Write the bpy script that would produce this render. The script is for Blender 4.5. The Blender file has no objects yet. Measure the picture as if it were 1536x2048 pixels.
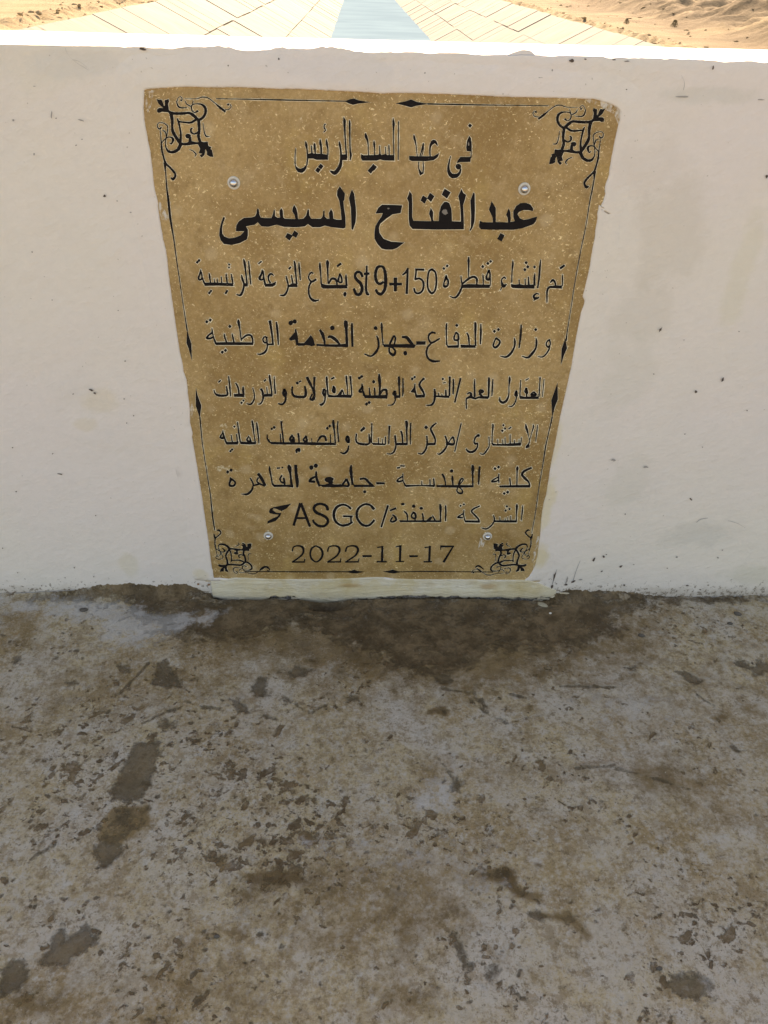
import bpy, math, random
import numpy as np
from mathutils import Vector, Matrix
from mathutils.geometry import tessellate_polygon

random.seed(7)
rng = np.random.default_rng(7)
scene = bpy.context.scene
COL = scene.collection
R = math.radians

# ------------------------------------------------------------------ camera
PITCH, ROLL, YAW = 0.613801, 0.029374, 0.044181
CX, CD, CH, FPX = -0.046216, 1.387901, 1.214913, 1567.43
_f = np.array([math.sin(YAW), math.cos(YAW), 0.0])
_r = np.array([math.cos(YAW), -math.sin(YAW), 0.0])
_u = np.array([0.0, 0.0, 1.0])
FW = _f * math.cos(PITCH) - _u * math.sin(PITCH)
UP0 = _u * math.cos(PITCH) + _f * math.sin(PITCH)
RT = _r * math.cos(ROLL) + UP0 * math.sin(ROLL)
UP = -_r * math.sin(ROLL) + UP0 * math.cos(ROLL)
CAM = np.array([CX, -CD, CH])
cam = bpy.data.cameras.new('camera')
camo = bpy.data.objects.new('camera', cam)
COL.objects.link(camo)
scene.camera = camo
cam.sensor_fit = 'VERTICAL'
cam.sensor_height = 32.0
cam.lens = FPX / 2048 * 32.0
cam.clip_start = 0.05
cam.clip_end = 9000
M = Matrix.Identity(4)
for i in range(3):
    M[i][0], M[i][1], M[i][2], M[i][3] = RT[i], UP[i], -FW[i], CAM[i]
camo.matrix_world = M

# ------------------------------------------------------------------ light
SUN_EL, SUN_AZ = R(32), R(8)        # azimuth measured from +Y (beyond the wall) towards +X
world = bpy.data.worlds.new('World')
scene.world = world
world.use_nodes = True
wn = world.node_tree.nodes
sky = wn.new('ShaderNodeTexSky')
sky.sky_type = 'NISHITA'
sky.sun_disc = False
sky.sun_elevation = SUN_EL
sky.sun_rotation = SUN_AZ
sky.dust_density = 2.5
sky.ozone_density = 1.0
world.node_tree.links.new(sky.outputs[0], wn['Background'].inputs[0])
wn['Background'].inputs[1].default_value = 0.12
sun = bpy.data.lights.new('sun', 'SUN')
sun.energy = 3.4
sun.angle = R(0.6)
sun.color = (1.0, 0.94, 0.86)
suno = bpy.data.objects.new('sun', sun)
COL.objects.link(suno)
sd = Vector((math.sin(SUN_AZ) * math.cos(SUN_EL), math.cos(SUN_AZ) * math.cos(SUN_EL), math.sin(SUN_EL)))
suno.rotation_euler = sd.to_track_quat('Z', 'Y').to_euler()
suno.location = (5, 5, 30)
vs = scene.view_settings
vs.view_transform = 'Standard'
vs.look = 'None'
vs.exposure = 1.74
vs.use_white_balance = True      # the camera was balanced for the blue shade
vs.white_balance_temperature = 9100
vs.white_balance_tint = 15
vs.gamma = 1
vs.use_curve_mapping = False
scene.cycles.max_bounces = 8
scene.cycles.diffuse_bounces = 5

# ------------------------------------------------------------------ helpers
def ray(px, py):
    d = FW + RT * ((px - 768) / FPX) - UP * ((py - 1024) / FPX)
    return d

def on_wall(px, py):
    """a place on the wall face (y = 0): x, z in metres"""
    d = ray(px, py)
    t = -CAM[1] / d[1]
    return CAM[0] + d[0] * t, CAM[2] + d[2] * t

def on_level(px, py, z=0.0):
    d = ray(px, py)
    t = (z - CAM[2]) / d[2]
    return CAM[0] + d[0] * t, CAM[1] + d[1] * t

def tag(o, label=None, cat=None, group=None, kind=None):
    if label: o['label'] = label
    if cat: o['category'] = cat
    if group: o['group'] = group
    if kind: o['kind'] = kind
    return o

def empty(name, loc=(0, 0, 0)):
    o = bpy.data.objects.new(name, None)
    o.empty_display_size = 0.1
    o.location = loc
    COL.objects.link(o)
    return o

def mesh_obj(name, verts, faces, mat, parent=None, smooth=False):
    me = bpy.data.meshes.new(name)
    me.from_pydata([tuple(v) for v in verts], [], faces)
    me.update()
    if mat: me.materials.append(mat)
    if smooth:
        me.polygons.foreach_set('use_smooth', [True] * len(me.polygons))
    o = bpy.data.objects.new(name, me)
    COL.objects.link(o)
    if parent:
        o.parent = parent
        o.location = -Vector(parent.location)
    return o

def grid_obj(name, X, Y, Z, mat, parent=None, smooth=True):
    """X, Y, Z: 2-D arrays of the same shape"""
    ny, nx = X.shape
    co = np.stack([X, Y, Z], -1).reshape(-1, 3).astype(np.float32)
    me = bpy.data.meshes.new(name)
    me.vertices.add(nx * ny)
    me.vertices.foreach_set('co', co.ravel())
    idx = np.arange(nx * ny).reshape(ny, nx)
    q = np.stack([idx[:-1, :-1], idx[:-1, 1:], idx[1:, 1:], idx[1:, :-1]], -1).reshape(-1, 4)
    n = len(q)
    me.loops.add(n * 4)
    me.loops.foreach_set('vertex_index', q.ravel().astype(np.int32))
    me.polygons.add(n)
    me.polygons.foreach_set('loop_start', (np.arange(n) * 4).astype(np.int32))
    me.polygons.foreach_set('loop_total', np.full(n, 4, np.int32))
    me.polygons.foreach_set('use_smooth', np.full(n, smooth))
    me.update()
    me.validate()
    me.materials.append(mat)
    o = bpy.data.objects.new(name, me)
    COL.objects.link(o)
    if parent:
        o.parent = parent
        o.location = -Vector(parent.location)
    return o

def attr(o, name, arr):
    a = o.data.attributes.new(name, 'FLOAT', 'POINT')
    a.data.foreach_set('value', np.ascontiguousarray(arr, np.float32).ravel())

_perm = rng.random((256, 256))
def vnoise(x, y):
    """smooth value noise 0..1 on arrays"""
    xi = np.floor(x).astype(int); yi = np.floor(y).astype(int)
    xf = x - xi; yf = y - yi
    xf = xf * xf * (3 - 2 * xf); yf = yf * yf * (3 - 2 * yf)
    g = lambda a, b: _perm[a % 256, b % 256]
    return (g(xi, yi) * (1 - xf) + g(xi + 1, yi) * xf) * (1 - yf) + (g(xi, yi + 1) * (1 - xf) + g(xi + 1, yi + 1) * xf) * yf

def fbm(x, y, oct=4, gain=0.5):
    s = 0; a = 1; t = 0
    for k in range(oct):
        s = s + a * vnoise(x * 2 ** k + 17.3 * k, y * 2 ** k + 5.1 * k); t += a; a *= gain
    return s / t

def sdf_poly(px, py, poly):
    """signed distance, negative inside"""
    poly = np.asarray(poly, float)
    d = np.full(px.shape, 1e9); ins = np.zeros(px.shape, bool)
    n = len(poly)
    for i in range(n):
        a = poly[i]; b = poly[(i + 1) % n]
        e = b - a; wx = px - a[0]; wy = py - a[1]
        t = np.clip((wx * e[0] + wy * e[1]) / (e @ e + 1e-12), 0, 1)
        d = np.minimum(d, (wx - e[0] * t) ** 2 + (wy - e[1] * t) ** 2)
        c = ((a[1] > py) != (b[1] > py))
        with np.errstate(divide='ignore', invalid='ignore'):
            xi = (b[0] - a[0]) * (py - a[1]) / (b[1] - a[1] + 1e-12) + a[0]
        ins ^= c & (px < xi)
    d = np.sqrt(d)
    return np.where(ins, -d, d)

# ------------------------------------------------------------------ material helpers
class Mat:
    def __init__(s, name, rough=0.8, spec=0.3):
        s.m = bpy.data.materials.new(name); s.m.use_nodes = True
        s.t = s.m.node_tree; s.n = s.t.nodes; s.l = s.t.links
        s.b = s.n['Principled BSDF']
        s.b.inputs['Roughness'].default_value = rough
        s.b.inputs['Specular IOR Level'].default_value = spec
        tc = s.n.new('ShaderNodeTexCoord')
        geo = s.n.new('ShaderNodeNewGeometry')
        s.pos = geo.outputs['Position']
    def map(s, scale=(1, 1, 1), rot=(0, 0, 0), loc=(0, 0, 0)):
        r = s.n.new('ShaderNodeMapping')       # turn first, then stretch
        r.inputs['Rotation'].default_value = rot; r.inputs['Location'].default_value = loc
        s.l.new(s.pos, r.inputs['Vector'])
        a = s.n.new('ShaderNodeMapping')
        a.inputs['Scale'].default_value = scale
        s.l.new(r.outputs[0], a.inputs['Vector'])
        return a.outputs[0]
    def noise(s, scale, detail=4, rough=0.55, vec=None, dist=0.0):
        a = s.n.new('ShaderNodeTexNoise')
        a.inputs['Scale'].default_value = scale; a.inputs['Detail'].default_value = detail
        a.inputs['Roughness'].default_value = rough; a.inputs['Distortion'].default_value = dist
        s.l.new(vec if vec else s.pos, a.inputs['Vector'])
        return a.outputs['Fac']
    def voro(s, scale, vec=None, feature='F1', rnd=1.0):
        a = s.n.new('ShaderNodeTexVoronoi'); a.feature = feature
        a.inputs['Scale'].default_value = scale; a.inputs['Randomness'].default_value = rnd
        s.l.new(vec if vec else s.pos, a.inputs['Vector'])
        return a.outputs['Distance']
    def ramp(s, v, a, b, lo=0.0, hi=1.0):
        m = s.n.new('ShaderNodeMapRange'); m.interpolation_type = 'SMOOTHSTEP'
        m.inputs[1].default_value = a; m.inputs[2].default_value = b
        m.inputs[3].default_value = lo; m.inputs[4].default_value = hi
        s.l.new(v, m.inputs[0])
        return m.outputs[0]
    def math(s, op, a, b=None):
        m = s.n.new('ShaderNodeMath'); m.operation = op
        for k, v in enumerate((a, b)):
            if v is None: continue
            if isinstance(v, (int, float)): m.inputs[k].default_value = v
            else: s.l.new(v, m.inputs[k])
        return m.outputs[0]
    def mix(s, f, a, b, mode='MIX'):
        m = s.n.new('ShaderNodeMix'); m.data_type = 'RGBA'; m.blend_type = mode
        if isinstance(f, (int, float)): m.inputs[0].default_value = f
        else: s.l.new(f, m.inputs[0])
        for k, v in ((6, a), (7, b)):
            if isinstance(v, tuple): m.inputs[k].default_value = (*v[:3], 1)
            else: s.l.new(v, m.inputs[k])
        return m.outputs[2]
    def attr(s, name):
        a = s.n.new('ShaderNodeAttribute'); a.attribute_name = name
        return a.outputs['Fac']
    def blob(s, c, r):
        """soft 0..1 patch about world point c with radii r"""
        a = s.n.new('ShaderNodeVectorMath'); a.operation = 'SUBTRACT'
        s.l.new(s.pos, a.inputs[0]); a.inputs[1].default_value = c
        b = s.n.new('ShaderNodeVectorMath'); b.operation = 'MULTIPLY'
        s.l.new(a.outputs[0], b.inputs[0]); b.inputs[1].default_value = tuple(1 / q for q in r)
        l = s.n.new('ShaderNodeVectorMath'); l.operation = 'LENGTH'
        s.l.new(b.outputs[0], l.inputs[0])
        return s.math('SUBTRACT', 1.0, l.outputs['Value'])
    def color(s, c):
        if isinstance(c, tuple): s.b.inputs['Base Color'].default_value = (*c[:3], 1)
        else: s.l.new(c, s.b.inputs['Base Color'])
    def bump(s, h, dist=0.002, strength=1.0, prev=None):
        b = s.n.new('ShaderNodeBump')
        b.inputs['Distance'].default_value = dist; b.inputs['Strength'].default_value = strength
        s.l.new(h, b.inputs['Height'])
        if prev: s.l.new(prev, b.inputs['Normal'])
        s.l.new(b.outputs[0], s.b.inputs['Normal'])
        return b.outputs[0]

def stone_color(m):
    c = m.mix(m.ramp(m.noise(4.5, 6, 0.65), .36, .64), (0.336, 0.203, 0.073), (0.510, 0.340, 0.151))
    c = m.mix(m.ramp(m.noise(19, 7, 0.7), .50, .70, 0, .8), c, (0.526, 0.369, 0.192))
    c = m.mix(m.ramp(m.noise(27, 7, 0.7, m.map(loc=(4, 1, 7))), .50, .70, 0, .65), c, (0.263, 0.155, 0.052))
    c = m.mix(m.ramp(m.noise(9, 4, 0.6, m.map(loc=(3, 7, 1))), .54, .68, 0, .6), c, (0.549, 0.369, 0.135))
    c = m.mix(m.ramp(m.noise(240, 4, 0.75), .38, .66, .32, 0), c, (0.207, 0.123, 0.044))
    c = m.mix(m.ramp(m.noise(170, 4, 0.75, m.map(loc=(2, 2, 2))), .52, .72, 0, .45), c, (0.672, 0.492, 0.281))
    # pale cloudy fossils
    c = m.mix(m.ramp(m.math('ADD', m.voro(15), m.math('MULTIPLY', m.noise(60, 3), .12)), .30, .15, 0, .34), c, (0.627, 0.482, 0.302))
    # short pale scratches and flecks, several directions
    msk = m.ramp(m.noise(8, 3), .36, .58)
    for rot, th, seed in (((0, .7, 0), .675, 1.0), ((0, -.5, 0), .685, 4.0), ((0, 1.5, 0), .675, 8.0), ((0, -1.1, 0), .685, 12.0)):
        f = m.ramp(m.noise(1, 2, 0.6, m.map((280, 280, 105), rot, (seed, 0, seed))), th, th + .05)
        c = m.mix(m.math('MULTIPLY', m.math('MULTIPLY', f, msk), .85), c, (0.896, 0.706, 0.395))
    f = m.ramp(m.noise(160, 2, 0.5), .71, .76)
    c = m.mix(m.math('MULTIPLY', f, .7), c, (0.896, 0.728, 0.437))
    return c
# ------------------------------------------------------------------ lettering traced stroke by stroke
# tiles: origin in the photograph, six units to one of its pixels.  s = smooth stroke (x,y,width), l = straight stroke,
# p = filled outline, d = lozenge dot (x,y,radius), o = round dot (x,y,rx,ry), g = worn pale patch on top of the paint
TILES = dict(A1=(580,232), A2=(760,232), B1=(430,370), B2=(640,370), B3=(840,370), C1=(390,508), C2=(630,508), C3=(880,508),
             D1=(405,630), D2=(640,630), D3=(860,630), E1=(420,730), E2=(650,730), E3=(850,730), F1=(430,820), F2=(640,820),
             F3=(840,820), G1=(445,912), G2=(640,912), G3=(830,912), H1=(525,985), H2=(740,985), H3=(830,985), I1=(575,1060), I2=(690,1060))
# (rim strength, wear, [strokes...])
WORDS = [
 # في
 (1, 1, "A2| d 1077,112,22 | p 1070,238 1088,262 1092,345 1086,420 1040,415 1033,370 1045,290 | s 1092,300,6 1092,420,9 1089,500,8 | p 1087,488 1080,545 960,548 920,560 930,530 965,488 | o 938,603,32,34 | s 845,478,6 830,540,14 819,610,24 828,672,38 862,712,50 910,712,46 950,682,28 968,630,12 | g 1060,330,10,26"),
 # عهد
 (1, 1, "A2| p 350,475 420,480 580,480 640,480 710,440 690,490 640,525 560,535 520,538 480,535 380,535 350,520 | s 405,222,6 411,262,24 425,312,14 438,400,7 445,475,7 | s 518,322,6 514,362,20 490,440,10 480,475,9 | s 520,325,6 519,400,7 500,475,7 | s 688,350,8 665,312,30 636,308,46 605,350,24 597,410,14 600,478,12 | s 464,545,9 463,620,10 482,672,26 496,695,42 | s 516,545,8 519,620,10 512,682,16"),
 # السيد
 (1, 1, "A1| p 852,455 880,468 1000,465 1060,462 1078,440 1095,465 1150,450 1165,465 1250,465 1250,530 1130,528 1080,515 1040,530 870,530 852,500 | s 905,202,7 912,242,30 930,292,18 938,350,9 943,462,8 | s 1008,292,7 1010,332,22 1016,400,10 1016,462,9 | s 1074,352,6 1078,445,14 | s 1146,367,6 1150,445,10 | s 1186,342,6 1187,372,14 1190,462,7 | s 1236,22,6 1242,92,26 1241,200,10 1245,470,9 | s 1302,62,8 1300,200,10 1298,522,8 | d 966,650,32 | d 1003,612,36"),
 # الرئيس
 (1, 1, "A1| p 60,570 75,600 100,622 130,630 165,615 205,572 200,612 180,650 155,672 130,676 95,665 70,630 | s 70,385,5 62,480,8 63,575,12 | s 190,302,8 196,342,26 206,400,14 211,500,12 204,580,12 | p 210,452 262,440 300,450 385,450 455,462 455,520 400,520 320,520 280,505 210,505 | s 258,352,8 264,445,16 | s 292,322,8 296,352,24 305,455,10 | s 362,277,8 365,322,26 374,372,20 376,458,18 | s 438,277,8 443,332,24 455,392,12 456,465,10 | s 425,92,12 411,112,12 413,142,14 425,158,10 | s 430,165,10 405,192,7 | d 336,645,30 | d 370,602,30 | s 592,302,7 598,342,24 608,402,18 614,502,24 605,582,36 575,642,44 535,678,44 485,655,14 | p 614,460 680,456 684,522 618,524 | s 645,12,7 655,62,30 655,122,22 662,252,14 672,402,14 680,500,16 | s 715,47,8 716,102,20 718,252,14 722,402,14 730,460,22 722,524,8"),
 # السيسى
 (.75, .35, "B1| p 260,480 290,430 350,390 440,385 485,370 500,340 507,290 517,275 527,290 532,345 550,385 600,392 680,392 700,340 708,295 718,295 722,370 750,388 785,388 778,340 780,300 797,275 812,300 820,385 840,400 968,405 955,350 930,310 935,270 952,235 975,275 990,330 998,405 1060,400 1095,365 1113,290 1127,290 1132,360 1155,400 1270,400 1295,370 1303,305 1313,300 1317,375 1345,400 1375,400 1368,330 1395,285 1412,320 1420,400 1460,412 1520,412 1512,300 1492,180 1465,120 1470,60 1498,10 1520,45 1558,100 1552,170 1540,190 1548,280 1565,380 1565,505 1540,515 1400,500 1320,480 1260,500 1170,500 1115,460 1080,490 980,500 830,495 740,470 640,495 560,490 515,440 480,470 370,490 395,530 395,600 385,645 300,690 200,712 110,700 75,660 55,600 60,520 75,460 100,385 115,378 120,395 95,460 85,520 90,580 115,615 170,635 230,630 310,600 345,560 355,548 255,548 | p 870,572 935,600 895,660 845,618 | p 955,540 1000,575 975,628 925,595"),
 (.75, .3, "B2| p 383,50 408,100 428,260 432,340 425,440 395,530 380,525 378,440 372,270 348,150"),
 # ح
 (1, .4, "B2| p 668,335 700,270 745,232 860,235 985,240 965,330 870,345 790,400 720,460 705,510 712,570 760,640 850,675 1010,685 920,750 870,768 790,768 740,755 690,700 655,640 655,560 665,490 700,430 740,370 755,330 700,335 | g 822,276,16,9"),
 # الفتا
 (1, .6, "B2| p 1075,70 1100,110 1105,200 1105,380 1120,425 1335,430 1328,395 1308,340 1328,270 1355,320 1352,400 1360,428 1425,428 1430,330 1450,250 1490,200 1520,198 1550,215 1575,290 1580,430 1690,435 1690,380 1685,290 1675,200 1658,130 1695,45 1715,90 1750,115 1735,170 1715,230 1720,350 1722,430 1722,525 1400,528 1110,520 1075,480 1065,400 1065,200 1045,155 1060,120 | p 1235,120 1285,155 1255,218 1205,180 | p 1318,90 1370,130 1330,195 1285,155 | p 1495,40 1565,85 1520,155 1460,110 | g 1500,315,36,38"),
 (1, .4, "B3| p 640,85 652,100 655,300 650,430 625,510 600,545 592,540 610,500 612,350 603,180"),
 # عبد
 (.6, .35, "B3| p 715,425 750,442 875,445 868,380 825,290 858,190 880,230 905,270 905,440 1055,445 1050,390 1033,350 1062,275 1080,320 1085,400 1080,440 1135,430 1118,380 1118,310 1150,250 1200,215 1270,210 1320,230 1355,280 1350,305 1300,295 1230,295 1180,320 1165,345 1190,390 1235,415 1300,405 1400,375 1385,430 1355,465 1230,510 1120,530 900,530 730,525 708,500 | p 965,572 1010,600 975,670 925,640"),
 # الرئيسية
 (1, .8, "C1| d 30,92,16 | d 52,70,16 | s 72,180,9 63,230,20 46,280,20 60,304,18 85,285,18 82,210,10 | s 80,220,7 95,290,12 118,350,20 | p 112,340 180,335 195,338 260,335 330,340 455,345 465,378 360,375 300,372 250,372 120,375 | s 173,225,8 178,262,20 190,340,12 | s 232,290,8 240,345,10 | s 270,288,8 274,345,10 | s 318,265,8 325,345,12 | s 375,230,10 380,272,20 390,350,12 | s 438,235,10 445,277,16 458,350,12 | d 412,120,13 | d 410,155,12 | d 175,460,16 | d 195,436,15 | s 368,470,22 392,430,20 | s 560,245,9 570,292,24 590,352,18 580,422,22 550,485,24 500,480,8 | p 585,345 635,345 635,382 590,382 | s 585,55,9 597,102,28 610,202,16 628,355,16 | s 645,80,9 652,162,17 660,242,17 672,358,12"),
 # الترعة
 (1, .9, "C1| s 765,112,16 800,82,15 | s 808,180,9 800,232,22 775,285,26 800,303,18 825,280,18 820,200,12 | s 820,230,9 832,302,18 846,362,24 | s 945,252,9 915,232,22 885,257,22 885,302,16 905,342,20 | p 838,352 920,350 975,325 965,365 930,385 845,385 | s 1130,175,22 1150,148,16 | s 1095,257,9 1105,302,18 1120,372,16 1105,442,18 1070,488,24 1020,487,8 | s 1160,247,9 1165,292,16 1178,352,14 | p 1120,372 1170,345 1225,350 1230,388 1125,390 | s 1192,77,11 1200,122,24 1212,252,17 1222,352,20 | s 1248,97,11 1252,162,22 1260,242,15 1265,305,11"),
 # بقطاع
 (.8, .8, "C1| s 1420,227,10 1395,217,20 1370,247,14 1366,285,14 1400,325,24 1455,297,22 | s 1400,322,22 1370,382,18 1367,462,18 1387,520,22 1430,553,28 1490,545,8"),
 (.7, 1, "C2| s 60,97,11 60,142,24 68,222,13 76,355,14 | s 148,70,16 152,102,36 152,162,22 155,252,14 158,350,12 | s 165,350,12 200,292,26 245,297,26 262,332,20 265,375,14 | p 70,345 130,365 380,365 390,405 100,408 75,390 | s 298,230,12 281,302,20 290,330,18 322,330,18 317,270,18 298,230,12 | s 372,240,9 373,282,22 379,375,24 | s 268,142,20 312,108,24 | o 360,475,19,27"),
 # st 9+150
 (.6, .6, "C2| s 570,268,26 545,217,28 500,214,30 480,257,28 500,300,34 548,350,36 566,410,34 540,473,34 495,473,32 466,408,26"),
 (.7, .9, "C2| s 622,135,18 618,242,24 612,402,26 625,468,30 648,480,20 | l 588,232,26 652,228,26"),
 (.6, .3, "C2| s 822,330,26 775,352,28 738,320,32 724,240,32 745,162,32 785,142,28 820,157,28 842,222,34 848,330,36 835,420,34 795,473,32 755,463,32 728,420,22"),
 (.6, .4, "C2| l 893,355,30 1040,355,28 | l 965,280,40 963,438,32"),
 (.8, .6, "C2| s 1050,245,16 1085,217,20 1110,172,18 | l 1112,165,22 1100,470,26"),
 (1, .5, "C2| l 1203,180,24 1308,182,24 | l 1215,178,18 1201,300,20 | s 1200,300,16 1250,287,22 1293,320,22 1302,380,22 1283,438,22 1240,466,22 1203,453,20 1186,405,20"),
 (1, .5, "C2| s 1405,177,24 1367,202,20 1350,300,20 1354,400,20 1395,464,24 1438,430,20 1455,330,20 1445,222,20 1405,177,24"),
 # قنطرة
 (1, .8, "C3| d 45,168,16 | d 84,137,16 | s 72,247,10 70,277,28 46,340,14 52,383,28 90,370,20 95,312,20 68,265,10"),
 (1, .7, "C3| s 250,262,11 253,302,13 262,372,18 240,440,24 200,503,24 160,518,16 115,497,7 | s 342,30,10 341,72,26 342,112,20 342,275,8 | s 265,352,18 340,292,24 400,267,24 438,292,24 440,342,18 435,378,14 | p 255,365 330,355 600,362 592,400 270,400 | s 512,237,7 515,272,16 518,355,8 | d 510,145,18 | d 572,107,18 | d 605,82,16 | s 585,187,16 561,242,16 557,290,26 588,300,24 598,242,18 585,190,20 | l 604,290,8 600,372,8"),
 # ء
 (1, .9, "C3| s 785,292,8 770,272,18 742,292,13 737,330,16 758,378,38 795,357,10 | s 745,385,12 720,428,5"),
 # إنشا
 (1, .7, "C3| s 872,72,7 870,122,20 862,202,12 858,335,12 | p 850,355 900,362 950,355 1000,365 1130,360 1130,408 1020,405 940,405 870,400 850,385 | s 945,302,9 950,365,12 | s 1018,292,9 1020,368,14 | s 1058,267,11 1062,368,20 | s 1135,227,9 1130,282,22 1130,372,24 | d 1030,98,18 | d 1015,182,18 | d 1050,148,18 | d 1131,150,16"),
 (.7, .6, "C3| s 1205,62,8 1195,152,20 1185,282,20 1168,402,14 | s 1185,475,12 1150,470,16 1122,500,26 1140,527,30 1185,515,14 | l 1150,530,14 1120,552,6"),
 # تم
 (1, .7, "C3| s 1438,167,24 1490,130,24 | s 1468,242,6 1466,282,14 1465,375,8 | s 1455,390,38 1350,388,28 1302,397,22 1282,442,20 1280,522,15 1280,575,11 | s 1320,335,14 1350,307,24 1375,332,20 1385,385,14"),
 # الوطنية
 (1, .4, "D1| d 55,75,18 | d 95,53,18 | s 115,152,7 118,202,18 76,235,18 56,268,22 90,275,20 130,257,22 | s 120,182,10 135,262,14 165,338,24 | p 160,322 290,318 450,320 612,322 608,352 165,352 | s 262,217,9 268,252,18 292,322,16 | s 358,217,9 368,262,16 380,325,14 | d 330,130,19 | s 432,47,11 435,82,30 450,162,14 468,302,12 | s 465,287,14 530,237,22 580,237,22 600,272,20 607,330,16 | d 240,438,19 | d 279,417,18"),
 (.9, .4, "D1| s 775,262,10 747,254,14 727,287,16 747,325,18 775,310,18 767,260,16 | s 775,302,16 778,382,16 750,438,24 700,463,20 660,460,8 | p 770,335 855,335 857,355 775,355 | s 810,62,34 818,112,28 835,222,22 848,345,18 | s 888,77,14 895,132,24 905,232,22 912,348,13"),
 # الخدمة
 (.6, .3, "D1| o 1060,88,26,28 | o 1108,72,25,24 | s 1118,165,12 1125,232,30 1140,352,26 | p 1110,200 1040,280 1060,300 1125,285 1125,220 | p 1130,330 1220,330 1260,300 1260,345 1215,360 1150,362 | p 1300,235 1330,280 1350,355 1310,365 1250,350 1230,320 | s 1410,172,24 1440,222,36 1462,292,26 1468,350,16 | p 1370,340 1460,345 1650,345 1745,335 1740,378 1650,375 1500,372 1370,362"),
 (.6, .3, "D2| s 95,262,20 130,252,32 190,292,36 240,348,16 | o 147,147,26,27 | s 300,62,20 310,92,48 318,202,28 325,370,30 | s 383,92,20 385,202,27 390,372,23"),
 # جهاز
 (.5, .25, "D2| o 667,150,22,23 | s 680,242,14 700,302,22 702,372,22 670,438,26 610,486,18 535,460,13 | s 738,87,11 740,132,24 745,222,12 757,355,14 | p 755,345 1050,342 1150,350 1130,388 770,376 | s 885,242,20 850,312,24 835,348,22 | s 885,242,22 905,272,18 890,345,18 | s 830,385,16 835,440,24 880,473,30 903,430,20 872,387,18 840,378,12 | s 985,257,24 1040,264,34 1080,312,36 1120,358,22 | o 1022,450,23,25"),
 (.6, .2, "D2| p 1155,310 1265,308 1265,348 1155,350"),
 # الدفاع
 (.6, .3, "D2| s 1385,212,16 1345,202,22 1307,232,20 1302,280,18 1340,325,22 1435,275,16 | s 1345,320,18 1290,382,20 1277,460,20 1302,518,22 1360,548,28 1435,545,12"),
 (1, .5, "D3| s 200,92,12 195,132,20 195,252,12 200,352,16 | p 190,335 215,360 340,355 340,385 210,385 | s 310,202,12 287,260,18 297,293,20 338,285,24 333,222,18 310,202,14 | s 335,290,16 338,372,12 | d 320,117,18"),
 (1, .6, "D3| s 440,207,14 460,252,20 470,362,12 | p 365,350 540,355 545,385 370,385 | s 538,77,11 543,112,28 542,252,17 545,362,18 | s 608,102,11 608,202,22 602,342,14"),
 # وزارة
 (.9, .5, "D3| d 770,188,18 | d 818,168,18 | s 790,267,14 770,312,15 757,360,20 785,382,26 825,345,22 833,305,20 790,270,22"),
 (.9, .5, "D3| s 1008,267,7 1015,312,22 1010,372,18 970,448,26 910,496,22 840,485,7"),
 (.6, .5, "D3| s 1092,110,13 1085,232,22 1066,387,12"),
 (.9, .5, "D3| s 1268,267,7 1275,312,22 1265,392,20 1220,458,28 1170,503,22 1100,488,7 | d 1265,168,18"),
 (1, .7, "D3| s 1430,287,11 1402,312,13 1392,350,16 1415,378,18 1440,342,12 1430,289,14 | s 1438,342,10 1425,402,15 1390,460,15 1345,496,14 1290,490,5"),
 # والتوريدات
 (1, 1.2, "E1| s 105,200,14 130,176,14 | s 50,292,10 65,332,16 100,355,26 160,360,26 210,350,22 208,302,20 200,247,12 | s 225,127,10 232,182,16 240,262,18 250,367,11"),
 (.8, 1, "E1| s 310,207,14 330,242,18 345,292,18 350,345,20 | p 290,340 400,335 415,375 290,372 | s 400,252,12 400,292,26 405,355,22 | d 380,446,15 | d 404,418,12"),
 (.8, 1, "E1| s 515,267,8 530,322,12 535,382,12 515,438,18 485,463,20 440,455,7"),
 (1, 1.2, "E1| s 605,292,9 620,283,18 640,352,24 632,418,16 605,458,16 575,460,6 | p 620,345 750,335 750,370 640,372 | s 682,257,8 690,352,14 | s 715,112,12 718,152,24 735,252,16 745,352,16 | s 772,132,10 775,212,15 785,335,16 | s 650,187,16 675,167,14"),
 (.5, .6, "E1| s 890,282,20 882,330,30 903,358,36 915,322,20 892,282,24 | s 912,342,20 905,420,22 870,463,22 820,455,12"),
 # للمقاولات
 (.4, .5, "E1| s 990,252,16 987,312,20 1010,363,28 1080,376,28 1140,368,30 1150,310,28 1138,247,18 | o 1050,210,17,16 | s 1070,196,14 1094,183,15"),
 (.5, .9, "E1| s 1165,137,30 1195,202,30 1230,272,20 1250,332,26 | s 1255,137,26 1250,252,18 1256,332,18 1240,400,36 1202,398,18 1227,340,16"),
 (.9, 1, "E1| s 1365,282,20 1357,330,24 1380,358,24 1389,302,15 1367,282,16 | s 1385,352,16 1375,428,18 1340,468,26 1315,460,8"),
 (.9, 1, "E2| s 20,132,20 22,182,24 28,262,15 38,352,13 | p 35,345 100,358 180,350 320,350 315,385 150,380 40,380 | s 103,247,14 93,300,22 115,320,22 117,272,20 103,247,12 | s 75,160,18 112,142,20 | s 205,287,11 185,332,30 160,357,20 | s 207,287,9 230,352,12 | s 255,122,16 260,182,22 268,262,12 272,352,11 | s 303,127,26 310,202,18 318,282,14 322,358,14"),
 # الوطنية
 (.6, .8, "E2| o 412,148,17,17 | o 440,130,17,17 | s 445,217,9 440,262,18 411,308,24 450,308,20 450,242,16 | s 450,272,12 470,358,24 | p 455,350 560,358 750,350 745,395 600,390 480,388 | s 530,267,11 540,352,20 | s 595,264,16 598,352,16 | o 584,193,17,19 | s 650,102,16 652,162,34 658,252,24 652,352,18 | s 655,352,16 690,297,24 733,292,26 740,342,24 735,372,16 | d 498,460,19 | d 530,441,18"),
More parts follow.
